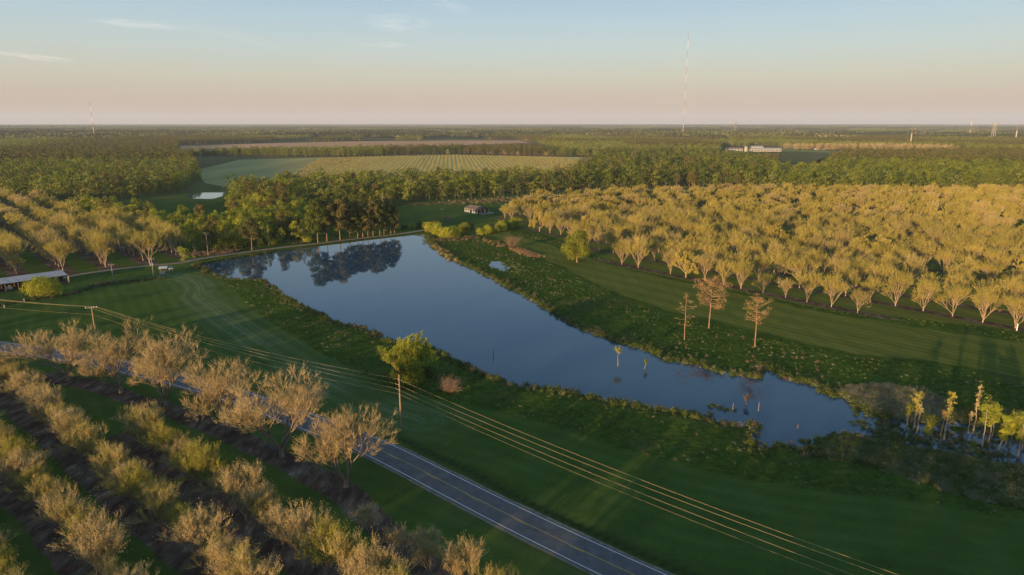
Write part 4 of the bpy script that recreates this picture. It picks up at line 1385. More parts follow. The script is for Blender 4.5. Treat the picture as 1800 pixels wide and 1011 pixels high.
# three lone pines in the marsh
lone = [(1203, 597, 82, make_pine(710, 15, 7.0, .30, 16, 40, .28, 'brown_leaf', .8, .17, .06, 8, (.07, .13), .7, (-.1, .7)), 'sparse leaning pine with browned tufts, leftmost of the three in the marsh'),
        (1246, 577, 87, make_pine(711, 17, 11.5, .46, 46, 40, .30, 'brown_leaf', 1.0, .24, .10, 8, (.08, .15), .85, (-.05, .85)), 'tallest of the three marsh pines with a round orange-brown crown'),
        (1327, 610, 88, make_pine(713, 16, 9.4, .50, 34, 40, .28, 'brown_leaf', .9, .22, .09, 8, (.08, .14), .85, (-.05, .8)), 'rightmost of the three marsh pines, its crown half green half brown')]
for px, py, hp, pr, lab in lone:
    x, y = spot(px, py)
    h = metres(hp, py); H0 = {1203: 15, 1246: 17, 1327: 16}[px]
    t = plant('pine_tree', pr, lab, 'tree', x, y, s=h / H0, group='three lone pines in the marsh')
    if px == 1327:
        r = np.random.default_rng(5)
        V2, F2 = lobes_crown(r, [np.array([-2.6, -.8, 13.4]), np.array([-1.2, .3, 14.8]), np.array([-2.9, -.4, 11.8])], [1.5, 1.3, 1.1], 36, .32, flat=.6)
        gt = link('green_tuft', raw_mesh('green_tuft', V2, F2, [M['mid_leaf']]), t); gt['label'] = 'green part of the crown'

# round tree by the orchard, tree on the near shore, shed bush
x, y = spot(1014, 461)
rt = make_broadleaf(720, 16.5, 15.5, 62, .5, 'mid_leaf', 'bark_pale', .08, 28)
plant('broadleaf_tree', rt, 'round deep green tree standing alone in front of the right-hand orchard', 'tree', x, y, rz=.4)
x, y = spot(718, 672)
st = make_pecan(721, H=13.5, trunk_h=.6, spread=.85, levels=4, kids=(7, 4, 3, 3), twigs=14, leaf=.30, per_twig=4, twig_len=1.7, twig_w=.06, trunk_r=.25, bark='bark_mid', leafm='lime_leaf', twigm='bud_tan', up=.12)
plant('broadleaf_tree', st, 'loose yellow-green tree on the near shore behind the roadside power pole', 'tree', x, y, rz=1.0, names=('limbs', 'foliage'))
x, y = spot(75, 521)
plant('bush', make_bush(722, 17, 10, 34, .42, 'lime_leaf', 22), 'huge yellow-green bush hiding part of the long open shed', 'bush', x, y, names=('stems', 'foliage'))
for px, py, q, k_, lab in ((702, 668, 1.3, 3, 'dark green bush under the left side of the near-shore tree'), (728, 676, 1.5, 1, 'green bush at the foot of the near-shore tree'), (748, 662, 1.2, 3, 'dark bush right of the near-shore tree, at the water')):
    xx, yy = spot(px, py)
    plant('bush', make_bush(760 + k_, 7, 4.2, 50, .34, ('lime_leaf', 'mid_leaf', 'mid_leaf', 'dark_leaf')[k_], 14), lab, 'bush', xx, yy, s=q * .8, group='bushes around the pond', names=('stems', 'foliage'))
x, y = spot(899, 437)
plant('bare_shrub', make_twiggy(723, 10, 8.4, 5200, 'pinkish'), 'round leafless pinkish-grey shrub beside the marsh, left of the round green tree', 'shrub', x, y, names=('stems', 'twigs'))
x, y = spot(790, 690)
plant('bare_shrub', make_twiggy(724, 7.5, 4.2, 3000, 'pinkish'), 'low mauve leafless shrub right of the near-shore tree', 'shrub', x, y, names=('stems', 'twigs'))
x, y = spot(788, 392)
plant('bare_shrub', make_twiggy(725, 9, 6, 1500, 'pinkish'), 'pale leafless shrub beside the lamp pole above the dam end', 'shrub', x, y, names=('stems', 'twigs'))
x, y = spot(322, 460)
plant('broadleaf_tree', make_broadleaf(726, 9, 6.5, 40, .4, 'lime_leaf', 'bark_grey', .05, 14), 'small lime-green tree at the corner of the left orchard beside the track', 'tree', x, y)

bush = [make_bush(730 + i, 7, 5, 60, .38, lm, 13) for i, lm in enumerate(('lime_leaf', 'mid_leaf', 'lime_leaf', 'dark_leaf'))]
BS = [(756, 408, 1.1, 0, 'yellow-green bush at the right end of the dam'), (770, 414, 1.15, 2, 'yellow-green bush right of the dam end, close to the water'), (785, 419, 1.2, 0, 'wide olive bush on the shore below the lamp pole'),
      (798, 417, 1.0, 2, 'olive bush right of the wide shore bush'), (765, 400, 1.0, 1, 'green bush behind the dam end bushes'), (815, 409, 1.2, 1, 'round dark green bush between lamp pole and barn'), (824, 405, .9, 3, 'small dark bush behind the round dark green one'),
      (845, 413, .75, 0, 'first and smallest bush of the hedge below the barn'), (857, 412, .9, 2, 'second bush of the hedge below the barn'), (869, 410, .9, 1, 'third bush of the hedge below the barn'),
      (881, 407, 1.05, 2, 'fourth bush of the hedge below the barn'), (893, 404, 1.1, 1, 'fifth bush of the hedge below the barn'), (906, 400, 1.1, 0, 'last bush at the right end of the hedge below the barn'),
      (711, 404, .6, 3, 'small dark bush right of the dam pines'), (724, 402, .55, 0, 'small orange-lit bush on the dam near the meadow'), (738, 401, .7, 3, 'dark bush behind the right end of the dam'),
      (420, 434, .8, 0, 'low lime bush between the track and the lone dam pine'), (540, 426, .8, 2, 'low lime bush left of the first dam pine'), (480, 430, .7, 1, 'low green bush on the dam in front of the swamp wood'),
      (1117, 437, .6, 3, 'small dark bush between the front rows of the right-hand orchard')]
for px, py, s, k, lab in BS:
    x, y = spot(px, py)
    plant('bush', bush[k], lab, 'bush', x, y, rz=px * .7, s=s * 1.45, group='bushes around the pond', names=('stems', 'foliage'))

# drowned cypresses
CY = [(1605, 755, 72, 2.6, .9, .45, 'bud_leaf', 'cypress snag tufted at the top, left end of the drowned group'), (1593, 750, 46, 1.6, .5, .5, 'mid_leaf', 'thin short cypress left of the leftmost tufted snag'),
      (1611, 762, 56, 1.2, .15, .7, 'bud_tan', 'bare thin stem right of the leftmost tufted snag'), (1659, 773, 94, 2.2, .8, .35, 'bud_leaf', 'tall cypress snag with a broken top in the middle of the drowned group'),
      (1653, 765, 50, 1.2, .5, .6, 'brown_leaf', 'short orange snag beside the tall broken-topped cypress'), (1712, 757, 88, 1.5, .65, .45, 'bud_tan', 'tallest thin snag leaning right, lit orange at the top'),
      (1702, 760, 40, 1.4, .25, .5, 'bud_tan', 'short bare snag left of the tallest leaning one'), (1727, 784, 78, 3.8, 1.2, .55, 'lime_leaf', 'leafy cypress with twin pale stems right of the leaning snag'),
      (1736, 776, 74, 4.2, 1.3, .55, 'lime_leaf', 'widest leafy cypress in the middle of the right-hand cluster'), (1743, 766, 52, 2.8, .8, .5, 'lime_leaf', 'shorter leafy cypress behind the widest one'),
      (1757, 791, 68, 3.2, 1.4, .35, 'lime_leaf', 'bushy lime cypress with leaves down to the water'), (1766, 789, 58, 2.4, 1.2, .4, 'lime_leaf', 'slim lime cypress right of the bushy one'),
      (1774, 785, 66, 3.0, 1.2, .5, 'lime_leaf', 'cypress with a round tuft near the right edge of the picture'), (1790, 804, 86, 3.4, 1.3, .35, 'lime_leaf', 'last tall cypress at the right edge, front of the cluster'),
      (1797, 790, 60, 3.0, 1.2, .4, 'lime_leaf', 'half hidden cypress behind the last one at the right edge'),
      (1636, 768, 38, 3.6, 1.2, .15, 'mid_leaf', 'low bushy green cypress between the two tufted snags'), (1630, 762, 32, 2.6, 1.0, .2, 'mid_leaf', 'smaller bushy cypress behind the low green one'),
      (1086, 642, 31, 2.2, .45, .78, 'bud_leaf', 'flat-topped little cypress standing in the open pond'), (1133, 647, 16, 1.2, .35, .6, 'mid_leaf', 'tiny cypress in the pond right of the flat-topped one'),
      (1313, 711, 16, 2.0, .3, .5, 'pinkish', 'white stub with bare twigs in the pond inlet')]
for i, (px, py, hp, w, leafy, low, lm, lab) in enumerate(CY):
    x, y = spot(px, py); h = metres(hp, py)
    plant('cypress_tree', make_cypress(740 + i, h, w, leafy, lm, low), lab, 'tree', x, y, z=WATER_Z, group='drowned cypresses at the pond')
for px, py, hp, rr, lab, mt_ in ((867, 624, 12, .10, 'dark pointed stump alone in the middle of the pond', 'bark_dark'), (1333, 721, 18, .10, 'tall white dead stem in the pond inlet', 'bark_grey'),
                            (1288, 718, 12, .09, 'short white dead stem left of the taller one', 'bark_grey'), (1402, 752, 9, .12, 'small dark stump in the right part of the pond', 'bark_dark')):
    x, y = spot(px, py); h = metres(hp, py)
    mb = MB().tube([(0, 0, -1.2), (.02, 0, h * .5), (.08, .03, h)], [rr * 1.4, rr, rr * .35], 7)
    mb.tube([(.02, 0, h * .55), (.25, .05, h * .72)], [rr * .4, rr * .15], 5)
    o = mb.build('dead_stem', M[mt_]); o.location = (x, y, WATER_Z); tag(o, lab, 'stump')

# ------------------------------------------------------------------ waterside plants
def tussock(seed, mat, w=1.6, h=.9, n=90, size=.3):
    r = np.random.default_rng(seed)
    d = rand_dirs(r, n); d[:, 2] = np.abs(d[:, 2])
    P = d * np.array([w / 2, w / 2, h]) * (.55 + .5 * r.random((n, 1))) * (1 + .25 * np.sin(d[:, :1] * 5 + seed))
    V, F = leaf_quads(P, size, r, d)
    return raw_mesh('tussock', V, F, [M[mat]])


def reed(seed, mat, w=1.6, h=1.6, n=110):
    r = np.random.default_rng(seed)
    P = np.c_[r.uniform(-w / 2, w / 2, n), r.uniform(-w / 2, w / 2, n), np.zeros(n)]
    D = unit(np.array([0, 0, 1.0]) + .35 * rand_dirs(r, n))
    V, F = blades(P, D, h * r.uniform(.6, 1.1, n), np.full(n, .10), r)
    return raw_mesh('reed_tuft', V, F, [M[mat]])


TU = [tussock(1, 'tussock'), tussock(2, 'tussock', 2.0, 1.1, 110), tussock(3, 'dark_leaf', 1.8, 1.3, 100), tussock(4, 'pinkish', 1.7, 1.2, 110, .22), tussock(5, 'pad', 1.7, .4, 80), tussock(6, 'reed', 1.5, .8, 90, .22)]
sl = spline(list(POND) + [POND[0]], 1.2)
P = []; sc = []; ix = []
damflag = dist_line(DAM, sl[:, 0], sl[:, 1])
for i, q in enumerate(sl):
    if damflag[i] < 9: continue
    for _ in range(5):
        o = rng.normal(0, 1.0, 2) * rng.choice([1.0, 2.2, 4.0], p=[.5, .35, .15])
        P.append(q + o); ix.append(rng.choice([0, 1, 2, 3, 5], p=[.33, .31, .16, .08, .12])); sc.append(rng.uniform(.45, 1.25))
P = np.array(P); sd = pond_depth(P[:, 0], P[:, 1], POND, 1)
ok = (sd < 1.4) & (sd > -7)
nzs = fnoise(P[:, 0], P[:, 1], 9, 15) > -.25
ok &= nzs | (np.abs(sd) < .8)
P, sc, ix, sd = P[ok], np.array(sc)[ok], np.array(ix)[ok], sd[ok]
sc = sc * (1.15 - .08 * np.abs(sd))
zz = np.maximum(ground_z(P[:, 0], P[:, 1]), WATER_Z) - .08
scatter('shore_weeds', np.c_[P, zz], rng.uniform(0, 6.28, len(P)), sc, ix, TU, 'dark ragged weeds and brush fringing the pond')
print('shore', len(P))

# islands of weed in the water and swamp growth
P = []; sc = []; ix = []
for px, py, n, r_ in ((1253, 713, 10, 1.2), (1278, 718, 12, 1.6), (1413, 774, 9, 1.0), (1523, 726, 22, 2.4), (1508, 716, 14, 2.0), (1517, 746, 20, 2.4), (1545, 755, 26, 3.0), (1560, 764, 20, 2.4), (1235, 727, 16, 2.2), (1218, 724, 10, 1.6),
                      (1565, 748, 14, 2.5), (1580, 735, 14, 2.5), (1600, 770, 14, 2.5), (1585, 760, 14, 2.6), (1620, 778, 16, 3), (1680, 770, 14, 3), (1690, 785, 14, 3), (1660, 788, 14, 3), (1740, 790, 20, 3), (1150, 612, 20, 3), (1172, 622, 20, 3), (1120, 600, 16, 3)):
    x, y = spot(px, py)
    for _ in range(n):
        a = rng.uniform(0, 6.28); q = r_ * math.sqrt(rng.random())
        P.append((x + math.cos(a) * q * 1.4, y + math.sin(a) * q, WATER_Z - .12)); sc.append(rng.uniform(.4, .95)); ix.append(rng.choice([0, 1, 2, 4, 5]))
sw = SWAMP; n = 0
while n < 900:
    x = rng.uniform(sw[:, 0].min(), sw[:, 0].max()); y = rng.uniform(sw[:, 1].min(), sw[:, 1].max())
    if inside(sw, np.array([x]), np.array([y]))[0]:
        n += 1
        if fnoise(np.array([x]), np.array([y]), 5, 88)[0] > 0:
            P.append((x, y, WATER_Z - .1)); sc.append(rng.uniform(.3, .9)); ix.append(rng.choice([0, 2, 3, 5]))
scatter('water_weeds', P, rng.uniform(0, 6.28, len(P)), sc, ix, TU, 'clumps of floating weed in the shallow right end of the pond')

# reeds
RE = [reed(11, 'reed', 2.2, 1.1, 150), reed(12, 'reed', 2.2, .8, 150), reed(13, 'tussock', 2.2, .9, 150), tussock(14, 'pinkish', 1.8, .9, 100, .2), tussock(15, 'reed', 1.8, .8, 100, .25), tussock(16, 'tussock', 2.2, 1.0, 120, .25)]
RB = [(spots([(1480, 690), (1500, 682), (1560, 678), (1610, 684), (1650, 700), (1668, 722), (1650, 738), (1600, 738), (1560, 726), (1520, 716)]), 3000, [0, 1, 1, 4, 4, 3]),
      (spots([(1438, 802), (1450, 778), (1480, 766), (1530, 772), (1580, 784), (1700, 806), (1800, 826), (1950, 870), (2050, 950), (1850, 905), (1700, 870), (1600, 838), (1520, 812)]), 7000, [0, 1, 2, 4, 5, 5, 5, 2]),
      (spots([(1650, 720), (1800, 726), (1950, 760), (1950, 800), (1800, 768), (1690, 742)]), 1600, [2, 2, 5, 0]),
      (spots([(880, 462), (900, 456), (930, 478), (900, 482)]), 60, [5, 4])]
P = []; ix = []
for poly, n, ch in RB:
    mn, mx = poly.min(0), poly.max(0)
    q = rng.uniform(mn, mx, (n * 2, 2)); q = q[inside(poly, q[:, 0], q[:, 1])]
    for a in q:
        P.append((a[0], a[1], -.1)); ix.append(rng.choice(ch))
P = np.array(P); ix = np.array(ix); kp = (fnoise(P[:, 0], P[:, 1], 9, 45) + .75 + rng.normal(0, .2, len(P))) > .45; P = P[kp]; ix = ix[kp]; P[:, :2] += rng.normal(0, .8, (len(P), 2))
scatter('reed_bed', P, rng.uniform(0, 6.28, len(P)), rng.uniform(.4, 1.1, len(P)), ix, RE, 'grey-brown and green reeds around the drowned cypresses')

# marsh growth between the mown lawns and the water
q = rng.uniform((-170, 95), (240, 450), (120000, 2))
ed = dist_line(FIELDEDGE, q[:, 0], q[:, 1], signed=True); pdp = pond_depth(q[:, 0], q[:, 1], POND, 1)
ok = (ed > 0) & (pdp < -.5) & ~inside(MOWN, q[:, 0], q[:, 1]) & ~inside(R_ORCH, q[:, 0], q[:, 1]) & ~inside(SWAMP, q[:, 0], q[:, 1]) & (np.abs(q[:, 0]) < q[:, 1] * .8 + 8) & (dist_line(DAM, q[:, 0], q[:, 1]) > 6)
q = q[ok]; den = fnoise(q[:, 0], q[:, 1], 12, 66, 3); ok = rng.random(len(q)) < .30 + .5 * den
q = q[ok]
tone = fnoise(q[:, 0], q[:, 1], 10, 67, 2) + rng.normal(0, .25, len(q))
ix = np.where(tone < -.1, 0, np.where(tone < .35, 4, np.where(tone < .55, 5, 3)))
scatter('marsh_growth', np.c_[q, ground_z(q[:, 0], q[:, 1]) - .1], rng.uniform(0, 6.28, len(q)), rng.uniform(.25, .75, len(q)), ix, TU, 'rough low marsh plants covering the banks of the pond')
print('marsh', len(q))

# dry brush: rows of rubbish brush, meadow edge, clay-coloured heap
P = []; ix = []; sc = []
DB = [tussock(21, 'pinkish', 2, 1.2, 110, .25), tussock(22, 'dark_leaf', 2.2, 1.4, 100, .3), tussock(23, 'brown_leaf', 1.8, 1.1, 100, .25), tussock(24, 'bud_tan', 1.8, 1.3, 90, .25)]
bl = spline(BRUSH, 1.0)
for a in bl:
    for _ in range(3): P.append((a[0] + rng.normal(0, .7), a[1] + rng.normal(0, .7), 0)); ix.append(rng.choice([0, 1, 1, 1])); sc.append(rng.uniform(.5, 1.1))
for a, b, n, w, ch in (((800, 357), (1010, 343), 900, 9, [0, 0, 1, 3]), ((600, 364), (800, 357), 250, 4, [1, 0]), ((755, 424), (830, 419), 150, 2.6, [2, 0, 1]), ((830, 416), (890, 434), 90, 2.2, [2, 0, 1]), ((905, 438), (945, 452), 170, 2.0, [2, 2, 0]),
                       ((345, 448), (410, 442), 160, 3.0, [2, 0, 0]), ((172, 500), (192, 497), 40, 1.0, [2]), ((760, 430), (800, 460), 60, 1.2, [3, 2]), ((1010, 334), (1400, 333), 500, 8, [0, 1, 1])):
    A, B = np.array(spot(*a)), np.array(spot(*b))
    for _ in range(n):
        p = A + (B - A) * rng.random() + rng.normal(0, w, 2) * (1, 1)
        P.append((p[0], p[1], -.05)); ix.append(rng.choice(ch)); sc.append(rng.uniform(.6, 1.3))
scatter('dry_brush', P, rng.uniform(0, 6.28, len(P)), sc, ix, DB, 'dry brown brush along banks, hedges and the meadow edge')

# ------------------------------------------------------------------ power lines
A_ = np.array(spot(705, 750)); B_ = np.array(spot(171, 608)); C_ = A_ + 122 * np.array((.745, -.667)); D_ = B_ + 118 * np.array((-.94, .34))
POLES = {'A': (A_, 13.1), 'B': (B_, 13.3), 'C': (C_, 13.1), 'D': (D_, 13.1)}
attach = {}
for k, lab in (('A', 'wooden roadside power pole with stand-off insulators in front of the near-shore tree'), ('B', 'power pole with a crossarm rising behind the bare roadside pecans at left')):
    p, h = POLES[k]
    t = thing('power_pole', lab, 'power pole', p[0], p[1])
    MB().tube([(0, 0, -.3), (0, 0, h * .5), (0, 0, h)], [.21, .18, .14], 9).build('pole', M['pole_wood'], t)
    if k == 'A':
        for z, off in ((12.0, -.35), (10.8, -.85), (9.6, -.85), (8.3, -.25)):
            MB().tube([(0, 0, z - .25), (off, -.1, z)], [.06, .05], 5).build('bracket', M['grey_metal'], t)
            MB().tube([(off, -.1, z), (off, -.1, z + .22)], [.09, .06], 6).build('insulator', M['glassy'], t)
    else:
        a = math.radians(18)
        MB().box((0, -.2, h - .5), (3.4, .16, .18), a).build('crossarm', M['bark_grey'], t)
        for u in (-1.55, .7, 1.55):
            MB().tube([(u * math.cos(a), u * math.sin(a) - .2, h - .4), (u * math.cos(a), u * math.sin(a) - .2, h - .05)], [.12, .07], 6).build('insulator', M['white'], t)
ATT = {'A': [(-.35, 12.1), (-.85, 10.9), (-.85, 9.7), (-.25, 8.4)], 'B': [(1.5, 13.2), (.7, 13.2), (-1.5, 13.2), (0, 10.6)], 'C': [(-.35, 12.1), (-.2, 11.3), (-.85, 9.9), (-.25, 8.6)], 'D': [(1.5, 12.6), (.3, 12.6), (-1.5, 12.4), (0, 10.4)]}
wl_ = ['uppermost wire running over both power poles', 'second wire from the top on the power poles', 'third wire from the top on the power poles', 'lowest wire on the power poles']
for w in range(4):
    mb = MB()
    for a, b in (('D', 'B'), ('B', 'A'), ('A', 'C')):
        pa, pb = POLES[a][0], POLES[b][0]
        oa, ob = ATT[a][w], ATT[b][w]
        q = []
        for i in range(25):
            t = i / 24
            x = pa[0] + oa[0] + (pb[0] + ob[0] - pa[0] - oa[0]) * t; y = pa[1] - .1 + (pb[1] - pa[1]) * t
            z = oa[1] + (ob[1] - oa[1]) * t - 1.5 * 4 * t * (1 - t) * (1 if w < 3 else 1.15)
            q.append((x, y, z))
        mb.tube(q, [.014 if w < 3 else .010] * 25, 4)
    tag(mb.build('power_wire', M['wire']), wl_[w], 'wire')

for px, by, hp, lab, kind in ((200, 498, 36, 'thin pole with a short crossbar left of the transformer pole', 0), (270.5, 490, 38, 'pole carrying a grey transformer beside the track', 1), (366, 449, 42, 'pole with a crossarm at the edge of the swamp wood', 2),
                              (778, 394, 27, 'lamp pole with twin floodlights above the dam end', 3), (897, 381, 28, 'pole with a small lamp at the tip of the right-hand orchard', 4)):
    x, y = spot(px, by); h = metres(hp, by)
    t = thing('utility_pole', lab, 'pole', x, y)
    MB().tube([(0, 0, -.3), (0, 0, h)], [.19, .13], 8).build('pole', M['bark_grey'] if kind < 3 else M['pole_wood'], t)
    if kind in (0, 1, 2):
        for j in range(2 if kind == 2 else 1):
            MB().box((0, -.15, h - .5 - j * 1.0), (2.4, .14, .16), .5).build('crossarm', M['bark_grey'], t)
        for u in (-1.0, 1.0): MB().tube([(u * .88, u * .48 - .15, h - .42), (u * .88, u * .48 - .15, h - .12)], [.09, .06], 6).build('insulator', M['white'], t)
    if kind == 1:
        for u in (-.45, .45): MB().tube([(u, -.35, h - 3.4), (u, -.35, h - 2.4)], [.28, .28], 10).build('transformer', M['grey_metal'], t)
    if kind == 3:
        MB().box((0, -.1, h - .15), (1.9, .12, .12)).build('crossarm', M['grey_metal'], t)
        for u in (-.8, .8): MB().box((u, -.25, h + .1), (.6, .3, .42)).build('floodlight', M['white'], t)
    if kind == 4:
        MB().tube([(0, 0, h - .5), (.3, -.5, h - .3)], [.05, .05], 5).build('lamp_arm', M['grey_metal'], t)
        MB().box((.35, -.6, h - .4), (.35, .6, .25)).build('lamp_head', M['white'], t)

# white marker posts
for px, by, hp, lab in ((1787, 581, 13, 'white post at the right edge of the mown lawn'), (43, 531, 6, 'pale fence post at the brush row near the left edge'), (8, 541, 5, 'pale fence post at the very left edge'), (108, 521, 6, 'pale post at the right foot of the huge bush')):
    x, y = spot(px, by); h = metres(hp, by)
    o = MB().tube([(0, 0, -.2), (0, 0, h * .96), (0, 0, h)], [.22 if px > 1000 else .12] * 2 + [.12], 8).build('marker_post', M['white']); o.location = (x, y, 0)
    tag(o, lab, 'post')

# ------------------------------------------------------------------ barn in the meadow
bx, by = spot(838, 373.5)
t = thing('barn', 'low open-fronted barn with a rusty roof and white posts in the meadow', 'barn', bx, by, math.atan2(-.8, .6))
L, W_, E_, R_ = 18.0, 11.0, 3.4, 5.4      # long axis = local x, gable at +x
for s in (-1, 1):
    v = [(-L / 2 - .4, s * (W_ / 2 + .7), E_ - .15), (L / 2 + .8, s * (W_ / 2 + .7), E_ - .15), (L / 2 + .8, 0, R_), (-L / 2 - .4, 0, R_)]
    v2 = [(a, b, c + .12) for a, b, c in v]
    MB().add(v + v2, [(0, 1, 2, 3), (7, 6, 5, 4), (0, 4, 5, 1), (1, 5, 6, 2), (2, 6, 7, 3), (3, 7, 4, 0)]).build('roof_slope', M['roof_rust'], t)
MB().box((-L / 2, 0, E_ / 2), (.15, W_, E_)).build('back_wall', M['board'], t)
MB().box((0, W_ / 2, E_ / 2), (L, .15, E_)).build('side_wall', M['board'], t)
for i in range(6):
    u = -L / 2 + L * i / 5
    MB().box((u, -W_ / 2, E_ / 2), (.28, .28, E_)).build('post', M['white'], t)
for i in range(5):
    u = -L / 2 + L * (i + .5) / 5
    if i != 2: MB().box((u, -W_ / 2 + .06, 1.0), (L / 5 - .3, .08, 1.7)).build('side_panel', M['blue_panel'], t)
    MB().box((u, -W_ / 2 - .02, E_ - .3), (L / 5 - .3, .1, .3)).build('fascia_board', M['bark_grey'], t)
for v_ in (-W_ / 2, -W_ / 6, W_ / 6, W_ / 2):
    MB().box((L / 2, v_, E_ / 2), (.3, .3, E_)).build('post', M['white'], t)
MB().add([(L / 2 + .05, -W_ / 2, E_), (L / 2 + .05, W_ / 2, E_), (L / 2 + .05, 0, R_ - .05), (L / 2 - .1, -W_ / 2, E_), (L / 2 - .1, W_ / 2, E_), (L / 2 - .1, 0, R_ - .05)],
         [(0, 1, 2), (5, 4, 3), (0, 3, 4, 1), (1, 4, 5, 2), (2, 5, 3, 0)]).build('gable', M['board'], t)
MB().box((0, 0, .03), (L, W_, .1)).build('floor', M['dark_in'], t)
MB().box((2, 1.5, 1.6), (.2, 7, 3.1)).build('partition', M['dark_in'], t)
# pen in front of the barn
pn = thing('pen_fence', 'white rail pen in front of the barn gable', 'fence', bx + 6.8, by - 9.0, math.atan2(-.8, .6))
for i in range(5):
    for j in ((0, 1) if i not in (0, 4) else (0, 1)):
        MB().box((j * 5, -5 + i * 2.5, .7), (.16, .16, 1.4)).build('post', M['white'], pn)
for z in (.5, .9, 1.3):
    MB().box((5, 0, z), (.06, 10, .1)).build('rail', M['white'], pn)
    for s in (-5, 5): MB().box((2.5, s, z), (5, .06, .1)).build('rail', M['white'], pn)

# ------------------------------------------------------------------ long open shed on the left
p0 = np.array(spot(-62, 523)); p1 = np.array(spot(121, 496.5))
dv = p1 - p0; LL = float(np.linalg.norm(dv)); ang = math.atan2(dv[1], dv[0])
t = thing('open_shed', 'long open shed with a pale metal roof at the left edge', 'shed', p0[0], p0[1], ang)
Wd = 7.5
nsh = 14
for i in range(nsh):      # roof sheets, each its own piece with a raised lap
    a = LL * i / nsh - .3; b = LL * (i + 1) / nsh - .3 + .06
    dz = .03 * (i % 2)
    v = [(a, -.9, 3.55 + dz), (b, -.9, 3.55 + dz), (b, Wd + .5, 4.5 + dz), (a, Wd + .5, 4.5 + dz)]
    v2 = [(x_, y_, z_ + .08) for x_, y_, z_ in v]
    MB().add(v + v2, [(3, 2, 1, 0), (4, 5, 6, 7), (0, 1, 5, 4), (1, 2, 6, 5), (2, 3, 7, 6), (3, 0, 4, 7)]).build('roof_sheet', M['roof_metal'], t)
for i in range(9):
    for yy, hh in ((0, 3.55), (Wd, 4.3)):
        MB().box((LL * i / 8 - (.15 if i == 8 else 0), yy, hh / 2), (.28, .28, hh)).build('post', M['board'], t)
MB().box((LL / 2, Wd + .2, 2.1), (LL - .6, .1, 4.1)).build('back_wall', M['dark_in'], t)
MB().box((LL / 2, -.2, 3.4), (LL, .12, .25)).build('eave_beam', M['board'], t)
MB().box((LL + .05, Wd * .5, 2.9), (.12, Wd * .8, 1.5)).build('end_panel', M['board'], t)
MB().box((LL + .12, .3, 1.7), (.14, 1.3, 3.2)).build('end_board', M['white'], t)
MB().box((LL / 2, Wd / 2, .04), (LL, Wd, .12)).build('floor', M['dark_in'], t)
for i, (u, v_, s_) in enumerate(((8, 3, (3.2, 1.6, 1.4)), (16, 4, (2.4, 1.8, 1.1)), (25, 3.2, (4.2, 1.8, 1.7)), (33, 4.2, (2, 1.4, 1.2)))):
    c_, s2 = math.cos(ang), math.sin(ang)
    o = MB().box((0, 0, s_[2] / 2 + .1), s_, 0, .85).box((s_[0] * .2, 0, s_[2] + .3), (s_[0] * .4, s_[1] * .6, .5), 0, .8).build('farm_trailer', M['blue_panel'] if i % 2 else M['board'])
    o.location = (p0[0] + u * c_ - v_ * s2, p0[1] + u * s2 + v_ * c_, 0); o.rotation_euler = (0, 0, ang)
    tag(o, ('brown trailer parked in the left part of the long shed', 'blue-grey trailer parked in the long shed, second from left', 'long brown trailer under the shed roof near the bush', 'small blue-grey trailer parked deepest behind the bush')[i], 'trailer')

# shelters at the left corner of the pond
x, y = spot(288, 479)
t = thing('picnic_shelter', 'small shelter with a grey gable roof between pole and pond', 'shelter', x, y, .3)
for a in (-1, 1):
    for b in (-1, 1): MB().box((a * 1.5, b * 1.2, 1.15), (.14, .14, 2.3)).build('post', M['board'], t)
    v = [(-1.9, a * 1.7, 2.15), (1.9, a * 1.7, 2.15), (1.9, 0, 3.0), (-1.9, 0, 3.0)]; v2 = [(p, q, r + .07) for p, q, r in v]
    MB().add(v + v2, [(0, 1, 2, 3), (7, 6, 5, 4), (0, 4, 5, 1), (1, 5, 6, 2), (3, 7, 4, 0), (2, 6, 7, 3)]).build('roof_slope', M['grey_metal'], t)
MB().box((0, 0, .75), (1.8, .7, .08)).box((0, 0, .4), (.9, .1, .7)).build('table', M['grey_metal'], t)
x, y = spot(301, 477)
t = thing('pump_box', 'grey box on legs right of the small shelter', 'box', x, y, .2)
MB().box((0, 0, 1.7), (1.9, 1.4, 1.0)).build('cabinet', M['grey_metal'], t)
for a in (-.8, .8):
    for b in (-.55, .55): MB().box((a, b, .6), (.12, .12, 1.2)).build('leg', M['grey_metal'], t)
x, y = spot(287, 481)
o = MB().box((0, 0, .35), (2.4, 1.1, .5), 0, .8).box((0, 0, .62), (1.6, .7, .1)).build('small_boat', M['far_white']); o.location = (x, y - 1, 0); o.rotation_euler = (0, 0, .4)
tag(o, 'small white boat lying on the grass before the small shelter', 'boat')

# ------------------------------------------------------------------ far buildings, masts, water towers
def far_barn(px, py, L, W, Hh, rz, roof, lab, nwin=6):
    x, y = spot(px, py)
    t = thing('farm_building', lab, 'building', x, y, rz, 'white farm buildings beyond the right wood')
    MB().box((0, 0, Hh / 2), (L, W, Hh)).build('wall', M['far_white'], t)
    for s in (-1, 1):
        v = [(-L / 2 - .5, s * (W / 2 + .6), Hh - .1), (L / 2 + .5, s * (W / 2 + .6), Hh - .1), (L / 2 + .5, 0, Hh + W * .22), (-L / 2 - .5, 0, Hh + W * .22)]; v2 = [(a, b, c + .2) for a, b, c in v]
        MB().add(v + v2, [(0, 1, 2, 3), (7, 6, 5, 4), (0, 4, 5, 1), (1, 5, 6, 2), (3, 7, 4, 0), (2, 6, 7, 3)]).build('roof_slope', M[roof], t)
    for i in range(nwin):
        MB().box((-L / 2 + L * (i + .5) / nwin, -W / 2 - .05, Hh * .5), (L / nwin * .4, .12, Hh * .4)).build('window', M['glass'], t)


